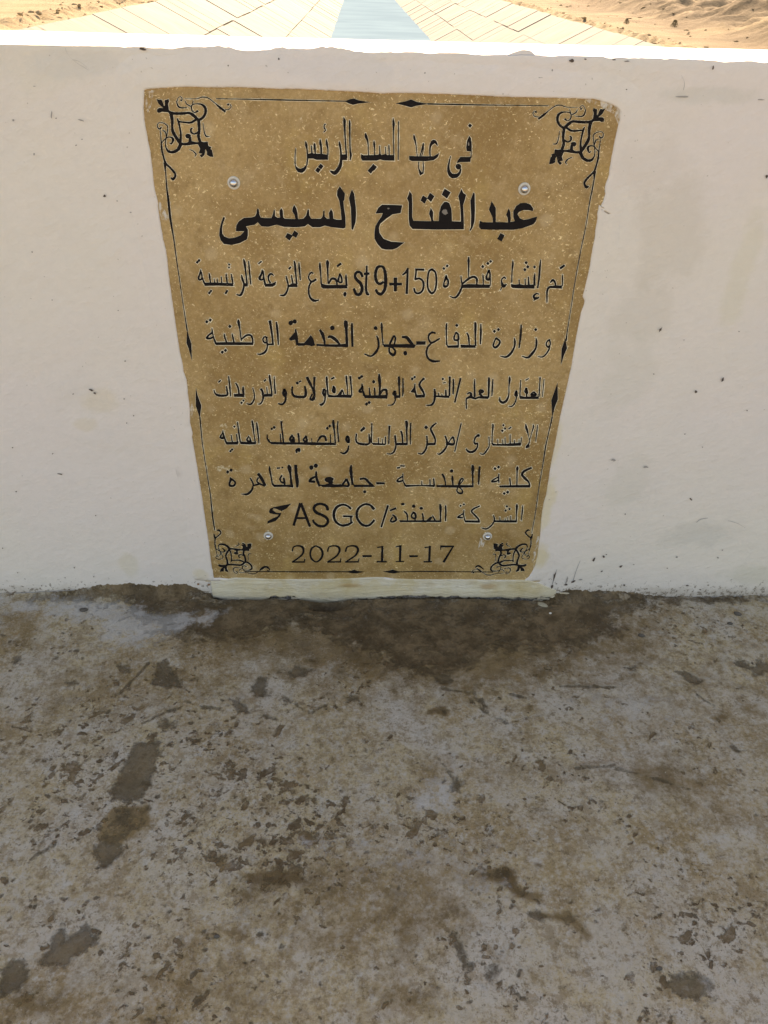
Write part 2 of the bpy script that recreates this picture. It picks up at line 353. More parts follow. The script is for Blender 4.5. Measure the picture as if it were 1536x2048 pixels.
 (.6, .9, "E2| s 830,302,16 821,340,26 845,348,24 840,302,18 | s 838,352,20 840,420,14 810,468,12 755,475,8 | p 840,358 900,355 900,385 840,388 | s 885,132,22 888,182,28 890,282,15 895,362,16 | s 935,152,12 935,232,16 935,312,18 930,367,8"),
 # الشركة
 (.7, .9, "E2| d 1045,158,17 | d 1075,138,15 | p 1075,215 1060,270 1025,315 1070,325 1085,290 | s 1078,217,10 1080,302,16 1095,362,22 | p 1080,355 1200,345 1195,380 1095,385 | s 1190,152,24 1152,187,20 1132,235,24 1165,292,26 1195,355,16"),
 (.7, .9, "E2| s 1312,282,18 1318,342,28 1310,420,22 1280,468,22 1215,478,9 | p 1320,358 1490,360 1490,385 1440,385 1320,375 | s 1360,327,8 1365,368,12 | s 1400,342,8 1405,368,10 | s 1448,292,16 1450,368,20 | d 1412,160,15 | s 1415,208,10 1445,200,10 | s 1495,132,22 1495,202,22 1492,362,18"),
 (.7, 1.1, "E3| s 338,162,14 340,232,20 335,342,14"),
 (.8, .6, "E3| l 425,152,20 355,440,16"),
 # العام
 (.7, .8, "E3| s 495,515,13 492,412,14 510,387,22 545,370,30 550,332,20 525,327,16 505,342,10 | p 545,355 600,385 640,370 700,365 760,370 755,398 640,392 600,405 540,390 | s 595,162,10 592,232,18 595,372,22 | o 672,310,34,26 | s 650,332,26 682,367,22 | s 765,142,16 765,192,24 760,382,18"),
 (.8, .8, "E3| s 812,162,10 808,242,16 800,362,10"),
 # المقاول
 (1, .9, "E3| s 1012,132,9 1013,167,24 1005,252,9 1003,352,14 975,418,26 932,443,28 897,420,22 895,380,9"),
 (1, .9, "E3| s 1090,302,16 1082,350,26 1100,358,22 1098,302,14 | s 1098,362,12 1080,438,13 1040,488,14 1000,485,6"),
 (1, 1, "E3| s 1145,172,8 1138,302,11 1136,372,13 | p 1130,360 1200,375 1250,370 1360,370 1360,400 1135,398 | s 1210,267,16 1202,310,24 1225,328,20 1216,272,16 | s 1215,322,18 1218,378,14 | s 1205,175,10 1240,155,10 | s 1300,312,9 1272,350,26 1328,350,22 1306,316,14 | s 1378,142,18 1375,202,12 1365,372,12"),
 (1, 1, "E3| s 1425,162,7 1405,372,7"),
 # المانية
 (.9, .9, "F1| s 100,237,8 90,272,14 66,318,18 100,328,24 104,290,14 | s 100,262,12 125,352,16 145,390,26 | p 130,375 210,375 285,370 275,405 140,405 | s 195,292,10 210,375,12 | s 262,282,12 270,375,14 | s 270,137,12 280,202,14 290,282,16 305,375,14 | p 300,370 380,375 495,375 490,402 420,405 310,400 | d 235,190,13 | s 410,302,8 386,350,20 430,378,24 420,322,12 | s 445,117,14 455,162,22 470,282,11 485,378,12 | d 188,485,14 | d 208,465,14"),
 (.9, .9, "F1| s 500,142,12 508,202,20 520,292,16 530,392,10"),
 # والتصميمات
 (.6, 1, "F1| d 683,218,14 | d 712,200,17 | s 628,287,10 630,332,16 655,372,22 | p 640,372 800,378 1000,380 1110,378 1450,385 1450,412 1200,412 1000,405 830,405 680,402 | s 785,277,10 792,378,14 | s 798,127,24 800,182,16 812,282,16 825,390,16 | s 930,292,20 902,340,26 940,370,40 943,312,18 | s 998,272,20 1005,312,22 1010,378,14 | s 1095,302,16 1062,350,18 1100,370,26 1099,312,16 | s 1160,332,8 1165,382,9 | s 1230,372,12 1270,312,26 1318,312,24 1335,362,20 | s 1385,287,9 1388,382,10 | d 1348,210,17 | d 1378,184,17 | s 1420,112,16 1422,162,28 1435,262,15 1445,388,16 | s 980,505,14 980,475,26 1010,460,24 1012,490,22"),
 (.6, .6, "F1| s 1475,127,12 1472,222,14 1485,372,15"),
 (.5, .6, "F2| s 325,307,24 317,350,26 345,378,26 345,322,18 327,307,20 | s 345,420,14 330,478,22 290,513,22 245,500,9"),
 # الدراسات
 (.7, .8, "F2| s 438,277,14 432,342,16 450,385,22 520,403,26 588,395,20 592,332,18 588,282,12 | d 500,235,17 | d 525,212,20"),
 (.8, 1, "F2| s 622,152,12 620,252,12 618,385,12 | p 615,385 700,390 785,395 780,412 640,410 | s 700,327,8 705,398,10 | s 745,337,8 750,398,10 | s 785,312,10 785,402,14"),
 (.7, 1, "F2| s 833,182,24 828,282,16 825,402,12"),
 (.7, .7, "F2| s 900,297,20 905,352,22 910,420,18 890,488,20 850,518,14 800,515,6 | p 905,385 1050,385 1050,412 910,415 | s 970,242,18 985,292,20 992,390,14 | s 1035,122,24 1040,162,32 1040,252,18 1045,398,16"),
 (.6, .7, "F2| s 1088,147,14 1085,262,14 1085,402,10"),
 # مركز
 (.7, .5, "F2| d 1272,200,22 | s 1280,302,16 1285,382,18 1270,458,20 1225,516,18 1175,510,8 | p 1285,390 1380,385 1380,412 1285,415 | s 1395,147,12 1352,182,20 1328,220,20 1355,282,24 1380,342,18 1378,402,16"),
 (.8, .6, "F3| s 300,302,16 320,362,20 320,420,18 285,478,22 235,520,18 205,515,6 | s 310,402,12 350,402,24 395,403,28 410,380,16 395,317,18 362,350,12 342,385,14"),
 (.9, .5, "F3| l 492,152,12 415,490,12"),
 # الاستشارى
 (.8, .4, "F3| s 660,325,14 698,292,26 706,310,16 | s 665,312,18 647,370,16 662,398,20 688,392,16 685,438,15 650,483,26 600,496,26 565,478,20 555,455,8"),
 (.9, .7, "F3| s 825,312,9 828,420,11 805,468,15 760,520,16 715,515,7"),
 (1, .9, "F3| s 872,162,12 873,192,18 865,282,9 862,395,11 | p 855,385 900,400 1000,400 1200,385 1205,418 1100,422 870,418 | s 930,347,7 932,405,10 | s 990,347,7 992,405,10 | s 1018,322,8 1020,405,9 | s 1078,287,9 1080,400,14 | s 1130,352,7 1132,405,9 | s 1185,347,7 1187,405,9 | s 1215,322,7 1205,405,9 | d 998,175,13 | d 1018,215,13 | d 985,240,15 | s 1060,220,12 1090,197,14"),
 (1, .6, "F3| s 1265,162,8 1272,202,24 1285,242,20 1300,302,6 1312,352,6 | s 1355,167,8 1358,197,14 1335,272,6 1315,352,5 1305,390,14 | p 1305,385 1312,440 1265,450 1268,425"),
 (1, 1, "F3| s 1405,172,8 1400,242,12 1385,372,5"),
 # القاهرة
 (.5, .3, "G1| d 65,183,19 | d 105,161,19 | s 95,247,12 100,277,26 86,320,20 97,348,26 140,345,24 153,305,18 108,265,20"),
 (.5, .3, "G1| s 335,257,14 365,312,16 368,352,15 350,403,24 300,448,24 225,447,5 | s 365,347,16 450,325,20 | s 430,202,30 470,262,34 515,345,26 | s 432,250,16 415,290,16 440,320,18 510,350,17"),
 (.6, .3, "G1| s 565,117,11 568,157,22 585,242,15 597,315,15 | p 595,310 625,335 770,338 850,335 850,368 780,360 620,362 595,335 | s 715,222,16 692,265,18 707,303,16 743,308,24 735,252,20 | s 745,302,18 748,350,14 | s 655,137,15 690,135,15 | d 720,130,10 | s 795,100,20 805,137,50 815,202,24 830,345,26"),
 (.4, .2, "G1| p 862,98 895,98 902,200 918,300 908,368 888,368 876,280 866,180"),
 # جامعة
 (.4, .3, "G1| o 1068,130,25,26 | o 1120,108,25,24 | s 1125,177,20 1128,252,28 1165,352,26 | s 1120,237,24 1070,262,26 1047,293,26 1110,300,26 | p 1160,335 1230,335 1290,315 1350,335 1420,330 1500,345 1520,360 1330,365 1200,362 | s 1330,272,24 1290,257,30 1247,267,30 1237,290,20 | s 1250,280,40 1300,298,50 1290,338,20 | s 1490,267,24 1442,330,20 | s 1490,267,24 1515,345,26 1450,350,16"),
 (.5, .3, "G2| s 375,102,14 370,152,34 380,252,28 390,335,22 | p 385,310 415,338 600,338 660,355 650,362 410,362 | s 480,267,22 540,264,24 590,312,28 640,352,18 | o 537,420,18,18"),
 (.8, .2, "G2| p 675,305 775,308 775,330 675,332"),
 # الهندسة
 (.7, .6, "G2| s 925,135,16 960,130,18 | s 965,110,16 1012,112,14 | s 993,202,9 995,285,12 | s 990,237,16 940,267,16 926,293,20 960,297,20 1000,280,14 | s 995,292,10 1025,347,20 | p 1015,338 1200,340 1375,338 1370,362 1210,350 1030,362 | s 1220,292,9 1222,347,14 | s 1318,272,13 1320,352,14 | s 1362,262,13 1370,352,18"),
 (.5, .5, "G3| p 255,340 700,342 700,365 500,370 260,362 | s 325,207,18 345,242,22 360,292,13 365,350,11 | s 445,227,11 448,272,24 455,350,11 | o 438,170,21,19 | s 575,262,14 547,272,20 520,332,16 | s 583,265,8 560,302,11 522,342,12 | s 510,370,11 502,410,13 530,438,20 568,430,18 558,392,11 530,370,9 | s 688,102,22 692,137,34 690,202,22 692,350,14"),
 (.6, .6, "G3| s 775,117,16 768,182,22 762,332,14"),
 # كلية
 (1, .4, "G3| d 958,143,17 | d 1000,125,17 | s 1005,207,11 1001,262,14 1005,310,11 | s 1000,242,12 945,272,14 917,298,15 960,298,16 1005,280,12 | p 1005,350 1020,345 1380,338 1378,368 1020,368 | s 1135,257,9 1137,282,15 1145,350,9 | s 1228,117,11 1225,142,30 1222,182,14 1220,350,12 | s 1395,132,22 1310,172,26 1282,215,26 1320,262,30 1360,302,18 1375,352,16 | d 1068,440,16 | d 1110,425,18"),
 # company emblem and letters
 (.3, .5, "H1| p 95,185 130,170 345,125 290,180 230,212 165,185 130,180 120,200 165,235 225,240 210,275 160,330 60,362 65,335 130,300 180,280 200,255 130,248 85,235 82,215"),
 (.3, .5, "H1| l 455,122,32 375,385,26 | l 462,122,32 570,398,26 | l 395,298,22 525,298,22"),
 (.3, .3, "H1| s 785,202,32 765,152,28 700,127,24 640,142,30 617,187,28 650,233,32 720,263,30 773,300,30 783,350,30 740,393,26 670,388,28 620,350,24 607,320,20"),
 (.9, .6, "H1| s 1060,187,24 1020,152,22 960,137,22 892,167,30 857,240,32 872,328,28 940,383,24 1020,378,26 1080,345,18 | l 970,275,20 1080,278,20 | l 1062,275,18 1062,345,18"),
 (.8, .4, "H1| s 1338,192,34 1290,142,24 1220,134,24 1152,182,24 1130,255,28 1152,328,26 1210,383,28 1280,383,24 1343,322,26"),
 (.9, .6, "H1| l 1505,147,26 1425,405,20"),
 # المنفذة
 (.6, .4, "H2| s 240,208,18 310,180,24 | s 270,257,13 300,282,22 313,320,22 270,343,20 247,328,18 270,287,16"),
 (.6, .4, "H2| o 393,130,22,13 | s 410,217,16 440,247,18 450,292,13 450,335,10 | p 350,325 500,325 700,325 850,325 850,345 700,345 360,345 | s 520,227,18 497,265,16 507,293,18 543,298,20 543,252,24 520,227,18 | s 540,292,18 540,335,14 | o 525,155,21,19 | s 628,242,14 635,282,18 638,335,13 | o 613,180,21,17 | p 670,330 720,285 750,280 720,330 | s 750,267,7 780,325,18 | s 840,132,14 845,172,28 845,252,17 845,340,15"),
 (.8, .5, "H2| s 905,147,14 908,222,18 905,332,12"),
 # الشركة
 (1, .4, "H3| d 545,150,12 | d 585,133,12 | s 585,202,9 582,262,11 595,325,13 | s 582,242,14 530,272,13 514,290,16 570,293,15 | p 590,325 770,328 770,352 600,348 | s 775,152,14 702,187,18 678,220,17 720,267,20 760,312,17 770,348,16"),
 (1, .5, "H3| s 935,262,7 950,302,16 940,352,15 900,400,15 850,428,16 795,415,7 | p 945,325 1010,325 1210,325 1210,350 1080,350 945,345 | s 1015,287,6 1018,335,12 | s 1080,302,6 1082,335,8 | s 1110,287,6 1112,335,8 | s 1145,272,6 1148,335,8 | d 1100,158,14 | d 1085,208,14 | d 1132,188,14 | s 1220,132,11 1220,162,24 1215,252,11 1212,345,12"),
 (1, .5, "H3| s 1290,147,7 1285,222,14 1272,325,8"),
 # the date
 (.15, .15, "I1| s 58,245,14 72,197,12 120,180,14 175,192,22 193,230,24 180,280,18 120,335,15 62,370,12 | l 58,374,14 205,374,14 | l 200,376,10 210,335,8"),
 (.15, .15, "I1| s 340,180,12 292,212,20 274,275,18 292,338,20 345,373,12 398,338,22 422,275,22 398,212,20 340,180,12"),
 (.15, .15, "I1| s 482,248,16 497,197,12 555,180,14 608,192,22 626,235,24 600,290,18 545,335,15 487,370,12 | l 480,374,14 640,372,14 | l 632,374,10 642,332,8"),
 (.15, .15, "I1| s 697,248,16 714,197,12 770,180,14 828,192,22 846,235,24 820,290,18 760,335,15 702,370,12 | l 695,374,14 850,372,14 | l 848,374,10 858,332,8"),
 (.15, .15, "I1| p 900,293 1010,293 1008,313 902,315"),
 (.2, .2, "I1| l 1078,200,12 1145,190,10 | l 1138,185,22 1134,370,28 | l 1072,371,13 1188,371,13"),
 (.15, .15, "I1| l 1300,192,10 1365,182,10 | l 1354,176,28 1349,370,20 | l 1300,370,9 1395,368,9"),
 (.15, .15, "I2| p 772,295 872,295 870,313 775,315"),
 (.2, .2, "I2| l 955,202,12 1030,190,10 | l 1017,185,24 1010,370,26 | l 945,371,13 1040,371,13"),
 (.15, .15, "I2| l 1145,188,22 1305,188,16 | l 1150,180,10 1145,225,6 | l 1298,185,12 1182,375,24"),
]
# corner scroll, traced once in its own tile (8.533 units to a pixel from 300,180) and mirrored to the other corners
SCROLL = """p 115,150 165,165 200,158 222,200 235,240 245,270 262,262 258,170 320,150 332,190 312,230 322,290 325,330 385,395 350,425 318,375 210,365 165,385 130,372 128,330 160,300 235,305 160,240 |
s 330,370,40 420,395,44 560,395,44 680,390,42 760,440,52 830,500,42 900,470,42 950,390,42 945,300,44 890,245,30 810,232,16 740,242,14 712,280,20 725,350,18 770,382,12 | p 770,382 810,338 838,360 790,387 |
s 745,180,8 725,238,14 | s 605,185,11 630,235,15 692,272,15 | s 457,180,8 480,260,24 530,298,20 640,297,8 | s 525,160,20 547,177,12 555,140,9 520,110,9 482,140,9 468,190,9 |
s 370,410,60 385,520,50 385,620,38 395,700,50 450,800,52 520,900,54 | s 470,480,16 492,540,30 515,640,26 530,740,30 528,830,38 520,905,44 | s 478,530,22 580,545,26 700,550,34 790,500,40 |
s 830,490,52 842,600,46 845,700,42 832,780,46 862,885,44 | s 730,642,13 706,662,28 707,710,30 750,743,22 800,730,26 838,700,22 | o 655,780,50,42 | s 690,800,38 690,885,54 | s 510,912,44 620,918,42 700,900,62 800,902,34 865,900,46 |
p 850,870 930,885 990,880 998,950 1050,970 1038,1000 1062,1022 1085,1135 1030,1130 978,1100 978,1040 950,1000 935,1100 890,1145 855,1112 900,1080 840,1070 862,1000 820,905 |
s 525,930,60 482,1010,52 400,1053,46 320,1038,38 277,970,18 272,880,15 292,810,15 360,800,22 400,840,42 370,915,18 340,890,6 | s 200,622,15 180,658,22 142,640,16 132,590,12 165,552,10 240,562,12 298,602,15 310,650,15 300,720,13 285,800,15 210,890,15 | s 220,690,13 260,702,17 285,785,13 |
s 180,680,9 190,800,11 200,900,22 207,1000,30 232,1120,26 272,1240,32 350,1320,32 420,1400,36 438,1460,34 400,1515,42 360,1490,14 | p 235,1230 285,1240 275,1380 260,1380 |
s 600,145,4 800,145,9 900,117,16 1000,135,14 1120,225,10 | s 1120,225,10 1200,295,36 1290,365,30 | s 1290,330,10 1350,327,11 1388,280,9 1370,237,9 | o 1338,245,18,18 | s 910,560,6 930,700,12 960,780,20 1020,790,7 | s 680,1010,10 740,1035,15 790,1090,18 770,1130,7"""
SC_SRC = [(115,150), (1085,1135), (400,1530), (1390,280)]
CORNERS = [([(313.5,197.6),(427.1,313),(346.9,359.3),(462.9,212.8)], 1.0, .7),
           ([(1209.7,216.6),(1097.7,327.3),(1172,375.5),(1065,227)], .8, .9),
           ([(440.3,1141.6),(503.3,1085.4),(437,1057.6),(539.9,1137.7)], .45, .35),
           ([(1048.9,1140.6),(986.9,1085.4),(1056.2,1057.6),(942.9,1141.6)], .6, .6)]
# frame lines and their lozenges, in photograph pixels
FRAME = [
 "s 433,197,1.2 470,197.5,1.4 560,199.3,2.2 640,201,1.6 692,202,1.6 | p 690,202 700,198 708,196.5 716,200 741,204 716,206.5 706,209 696,205.5",
 "s 855,207.3,2.4 910,208.4,2.2 960,209.3,2 1010,210,1.4 1096,211,1 | p 791,206.5 812,202 822,198.5 832,203 857,207.3 832,211 822,214 808,210",
 "s 331.8,340,1.6 334.3,375,2.4 337.5,400,4.2 340.5,430,4 344,452,3 349.2,484,1.8 354,520,1.6 359.5,557,1.3 365,595,1.1 370.8,633,1.4 374.9,660,2.2 | p 374.9,658 373.6,684.5 379,699 384.4,720 383.2,686.6 379,674",
 "s 400.3,833,2.4 404.2,876,1.6 408,905,1.3 412.8,935,1.2 417,962,1.3 421.4,990,1.5 425.3,1029,2.4 430,1059,1.6 | p 392.3,774 395.6,790 403,809.5 400.3,835 392.3,810.5 392,793",
 "s 1189.5,346,1.3 1184.3,375,2.2 1178.2,405.6,1.5 1172,445.6,1.1 1166,475,1.3 1160.8,500,1.2 1149.5,561.5,1.2 1142,610,1.1 1135.1,654,1.4 1131.5,680,2.6 | p 1130,676 1133.3,694.8 1127.2,709.2 1121.6,728 1122.6,696.9",
 "s 1104,832,2.4 1100.7,847,1.8 1095,872,1.5 1090.3,894,2.2 1085,929,1.2 1078.5,966,1.1 1070.7,1022,1 1063,1064,1 | p 1114.4,764 1115,797 1108.7,813.3 1103.8,835 1102.4,799",
 "s 490,1141.5,1.4 540,1141.5,1 590,1142,1.5 640,1142,1.3 695,1142,1.4 | p 690,1142 703,1140 708,1138 715,1140.5 729,1142 713,1145 705,1144.6",
 "s 802,1142,1 850,1141.3,1.6 889,1141.5,1.2 920,1141.8,1 945,1142,1.4 985,1142.5,1 | p 766,1141.5 778,1140 785,1137.6 795,1141 804,1142 788,1145 778,1144",
 "s 950,1133,1.3 956,1130,3 962,1133,2.4 967,1137,1",
 "s 520,1137,1.2 528,1132,2.4 535,1132.5,2.6 540,1138,1.6",
]

def catmull(P, n=7):
    P = [np.array(p, float) for p in P]
    if len(P) < 3: n = 2
    Q = [2 * P[0] - P[1]] + P + [2 * P[-1] - P[-2]]
    out = []
    for i in range(1, len(Q) - 2):
        a, b, c, d = Q[i - 1], Q[i], Q[i + 1], Q[i + 2]
        for k in range(n):
            t = k / n
            v = 0.5 * ((2 * b) + (c - a) * t + (2 * a - 5 * b + 4 * c - d) * t * t + (3 * b - a - 3 * c + d) * t ** 3)
            v[2] = max(v[2], min(b[2], c[2]) * .9)
            out.append(v)
    out.append(P[-1])
    return out

def parse(txt, tr, sc, grow=0.0, wob=0.0):
    """-> list of filled outlines in photograph pixels, list of worn patches"""
    polys, worn = [], []
    for item in txt.replace('\n', ' ').split('|'):
        tk = item.split()
        if not tk: continue
        k = tk[0]
        v = [tuple(float(c) for c in t.split(',')) for t in tk[1:]]
        if k in 'sl':
            P = [(*tr(a, b), w * sc) for a, b, w in v]
            Q = catmull(P) if k == 's' else [np.array(p) for p in P]
            L, Rr = [], []
            for i, q in enumerate(Q):
                a = Q[max(i - 1, 0)]; b = Q[min(i + 1, len(Q) - 1)]
                d = b[:2] - a[:2]; d /= (np.linalg.norm(d) + 1e-9)
                nn = np.array([-d[1], d[0]])
                w = q[2] / 2 + grow * (1 + wob * random.uniform(-1, 1))
                w *= 1 + .06 * random.uniform(-1, 1)
                e = (-d if i == 0 else (d if i == len(Q) - 1 else d * 0)) * (grow + .12 * w)
                L.append(q[:2] + nn * w + e); Rr.append(q[:2] - nn * w + e)
            polys.append(('strip', L, Rr))
        elif k in 'pdo':
            if k == 'p': P = [np.array(tr(a, b)) for a, b in v]
            elif k == 'd':
                a, b, r = v[0]
                P = [np.array(tr(a + x * r, b + y * r)) for x, y in ((-1.05, .1), (-.1, -1.1), (1.05, -.15), (.1, 1.1))]
            else:
                a, b, rx, ry = v[0]
                P = [np.array(tr(a + rx * math.cos(t) * random.uniform(.88, 1.08), b + ry * math.sin(t) * random.uniform(.88, 1.08))) for t in np.linspace(0, 2 * math.pi, 11)[:-1]]
            # subdivide and offset along the averaged normals
            area = sum(P[i][0] * P[(i + 1) % len(P)][1] - P[(i + 1) % len(P)][0] * P[i][1] for i in range(len(P)))
            sg = 1 if area > 0 else -1
            Q = []
            n = len(P)
            for i in range(n):
                a, b, c = P[i - 1], P[i], P[(i + 1) % n]
                d1 = (b - a) / (np.linalg.norm(b - a) + 1e-9); d2 = (c - b) / (np.linalg.norm(c - b) + 1e-9)
                n1 = np.array([d1[1], -d1[0]]) * sg; n2 = np.array([d2[1], -d2[0]]) * sg
                m = n1 + n2; m /= (np.linalg.norm(m) + 1e-6)
                s_ = min(1 / max(m @ n1, .4), 1.8)
                Q.append(b + m * s_ * grow * (1 + wob * random.uniform(-1, 1)))
            polys.append(('poly', Q, None))
        elif k == 'g':
            a, b, rx, ry = v[0]
            worn.append([np.array(tr(a + rx * math.cos(t) * random.uniform(.6, 1.15), b + ry * math.sin(t) * random.uniform(.6, 1.15))) for t in np.linspace(0, 2 * math.pi, 14)[:-1]])
    return polys, worn

def flat_mesh(name, polys, y0, mat, parent, dy=6e-6, shift=(0, 0)):
    verts, faces = [], []
    y = y0
    for kind, A, B in polys:
        y -= dy
        base = len(verts)
        if kind == 'strip':
            for a, b in zip(A, B):
                for q in (a, b):
                    x, z = on_wall(q[0] + shift[0], q[1] + shift[1]); verts.append((x, y, z))
            for i in range(len(A) - 1):
                faces.append((base + 2 * i, base + 2 * i + 1, base + 2 * i + 3, base + 2 * i + 2))
        else:
            pts = []
            for q in A:
                x, z = on_wall(q[0] + shift[0], q[1] + shift[1]); verts.append((x, y, z)); pts.append(Vector((x, z, 0)))
            for t in tessellate_polygon([pts]): faces.append(tuple(base + i for i in t))
    # every face towards the viewer (-y)
    out = []
    for f in faces:
        a, b, c = (np.array(verts[i]) for i in f[:3])
        nrm = np.cross(b - a, c - a)
        out.append(tuple(f) if nrm[1] < 0 else tuple(reversed(f)))
    return mesh_obj(name, verts, out, mat, parent)
# ------------------------------------------------------------------ materials
def wall_material():
    m = Mat('white_wall_paint', .75, .25)
    c = m.mix(m.ramp(m.noise(1.6, 3), .35, .65), (.765, .690, .640), (.770, .705, .620))
    c = m.mix(m.ramp(m.noise(6, 5, 0.6), .45, .8, 0, .35), c, (.66, .615, .57))
    for cpx, r, col, a in (((1340, 470), (.10, 1, .16), (.62, .55, .46), .34), ((1290, 620), (.085, 1, .09), (.62, .56, .47), .30), ((1300, 330), (.10, 1, .07), (.66, .58, .52), .30),
                           ((1250, 760), (.09, 1, .12), (.64, .60, .52), .3), ((1265, 960), (.09, 1, .10), (.62, .58, .50), .28), ((1395, 1070), (.13, 1, .05), (.56, .53, .47), .35),
                           ((1500, 1150), (.10, 1, .04), (.60, .56, .44), .4), ((1480, 560), (.035, 1, .16), (.68, .62, .47), .32), ((200, 800), (.05, 1, .04), (.70, .60, .44), .3),
                           ((260, 1130), (.03, 1, .05), (.66, .58, .42), .35), ((1092, 1000), (.028, 1, .10), (.72, .62, .42), .6), ((1080, 1110), (.035, 1, .05), (.70, .59, .38), .7), ((1110, 880), (.02, 1, .09), (.72, .63, .45), .5), ((405, 1150), (.03, 1, .025), (.70, .60, .42), .5),
                           ((150, 130), (.12, 1, .03), (.60, .60, .60), .35), ((170, 850), (.04, 1, .02), (.68, .58, .42), .3),
                           ((60, 130), (.2, 1, .05), (.70, .64, .52), .3), ((1420, 190), (.14, 1, .02), (.60, .57, .50), .35), ((680, 140), (.2, 1, .03), (.66, .62, .60), .3)):
        x, z = on_wall(*cpx)
        b = m.math('ADD', m.blob((x, 0, z), r), m.math('MULTIPLY', m.math('SUBTRACT', m.noise(13, 5, 0.65), .5), 1.6))
        c = m.mix(m.ramp(b, .15, .62, 0, min(a * 1.2, .8)), c, col)
    # dust near the floor
    sx = m.n.new('ShaderNodeSeparateXYZ'); m.l.new(m.pos, sx.inputs[0])
    z = m.math('ADD', sx.outputs['Z'], m.math('MULTIPLY', m.math('SUBTRACT', m.noise(30, 6, .7), .5), .06))
    c = m.mix(m.ramp(z, .032, .0, 0, .75), c, (.40, .33, .25))
    z2 = m.math('ADD', sx.outputs['Z'], m.math('MULTIPLY', m.math('SUBTRACT', m.noise(9, 4, .7), .5), .12))
    c = m.mix(m.ramp(z2, .10, .0, 0, .35), c, (.58, .55, .53))
    z3 = m.math('ADD', m.math('MULTIPLY', sx.outputs['Z'], 2.6), m.math('MULTIPLY', m.math('SUBTRACT', 1.0, m.noise(95, 5, .75)), 1.0))
    c = m.mix(m.ramp(z3, .50, .46, 0, .85), c, (.20, .16, .12))
    # fine specks
    c = m.mix(m.ramp(m.noise(150, 1), .76, .79, 0, .5), c, (.33, .27, .2))
    c = m.mix(m.ramp(m.noise(60, 6, .7), .3, .75, 0, .10), c, (.5, .46, .42))
    m.color(c)
    h = m.math('ADD', m.math('ADD', m.noise(9, 5, .6), m.math('MULTIPLY', m.noise(1, 5, .6, m.map((18, 18, 55), (0, .5, 0))), .35)), m.math('MULTIPLY', m.noise(150, 4, .6), .10))
    m.bump(h, .008, .7)
    return m.m

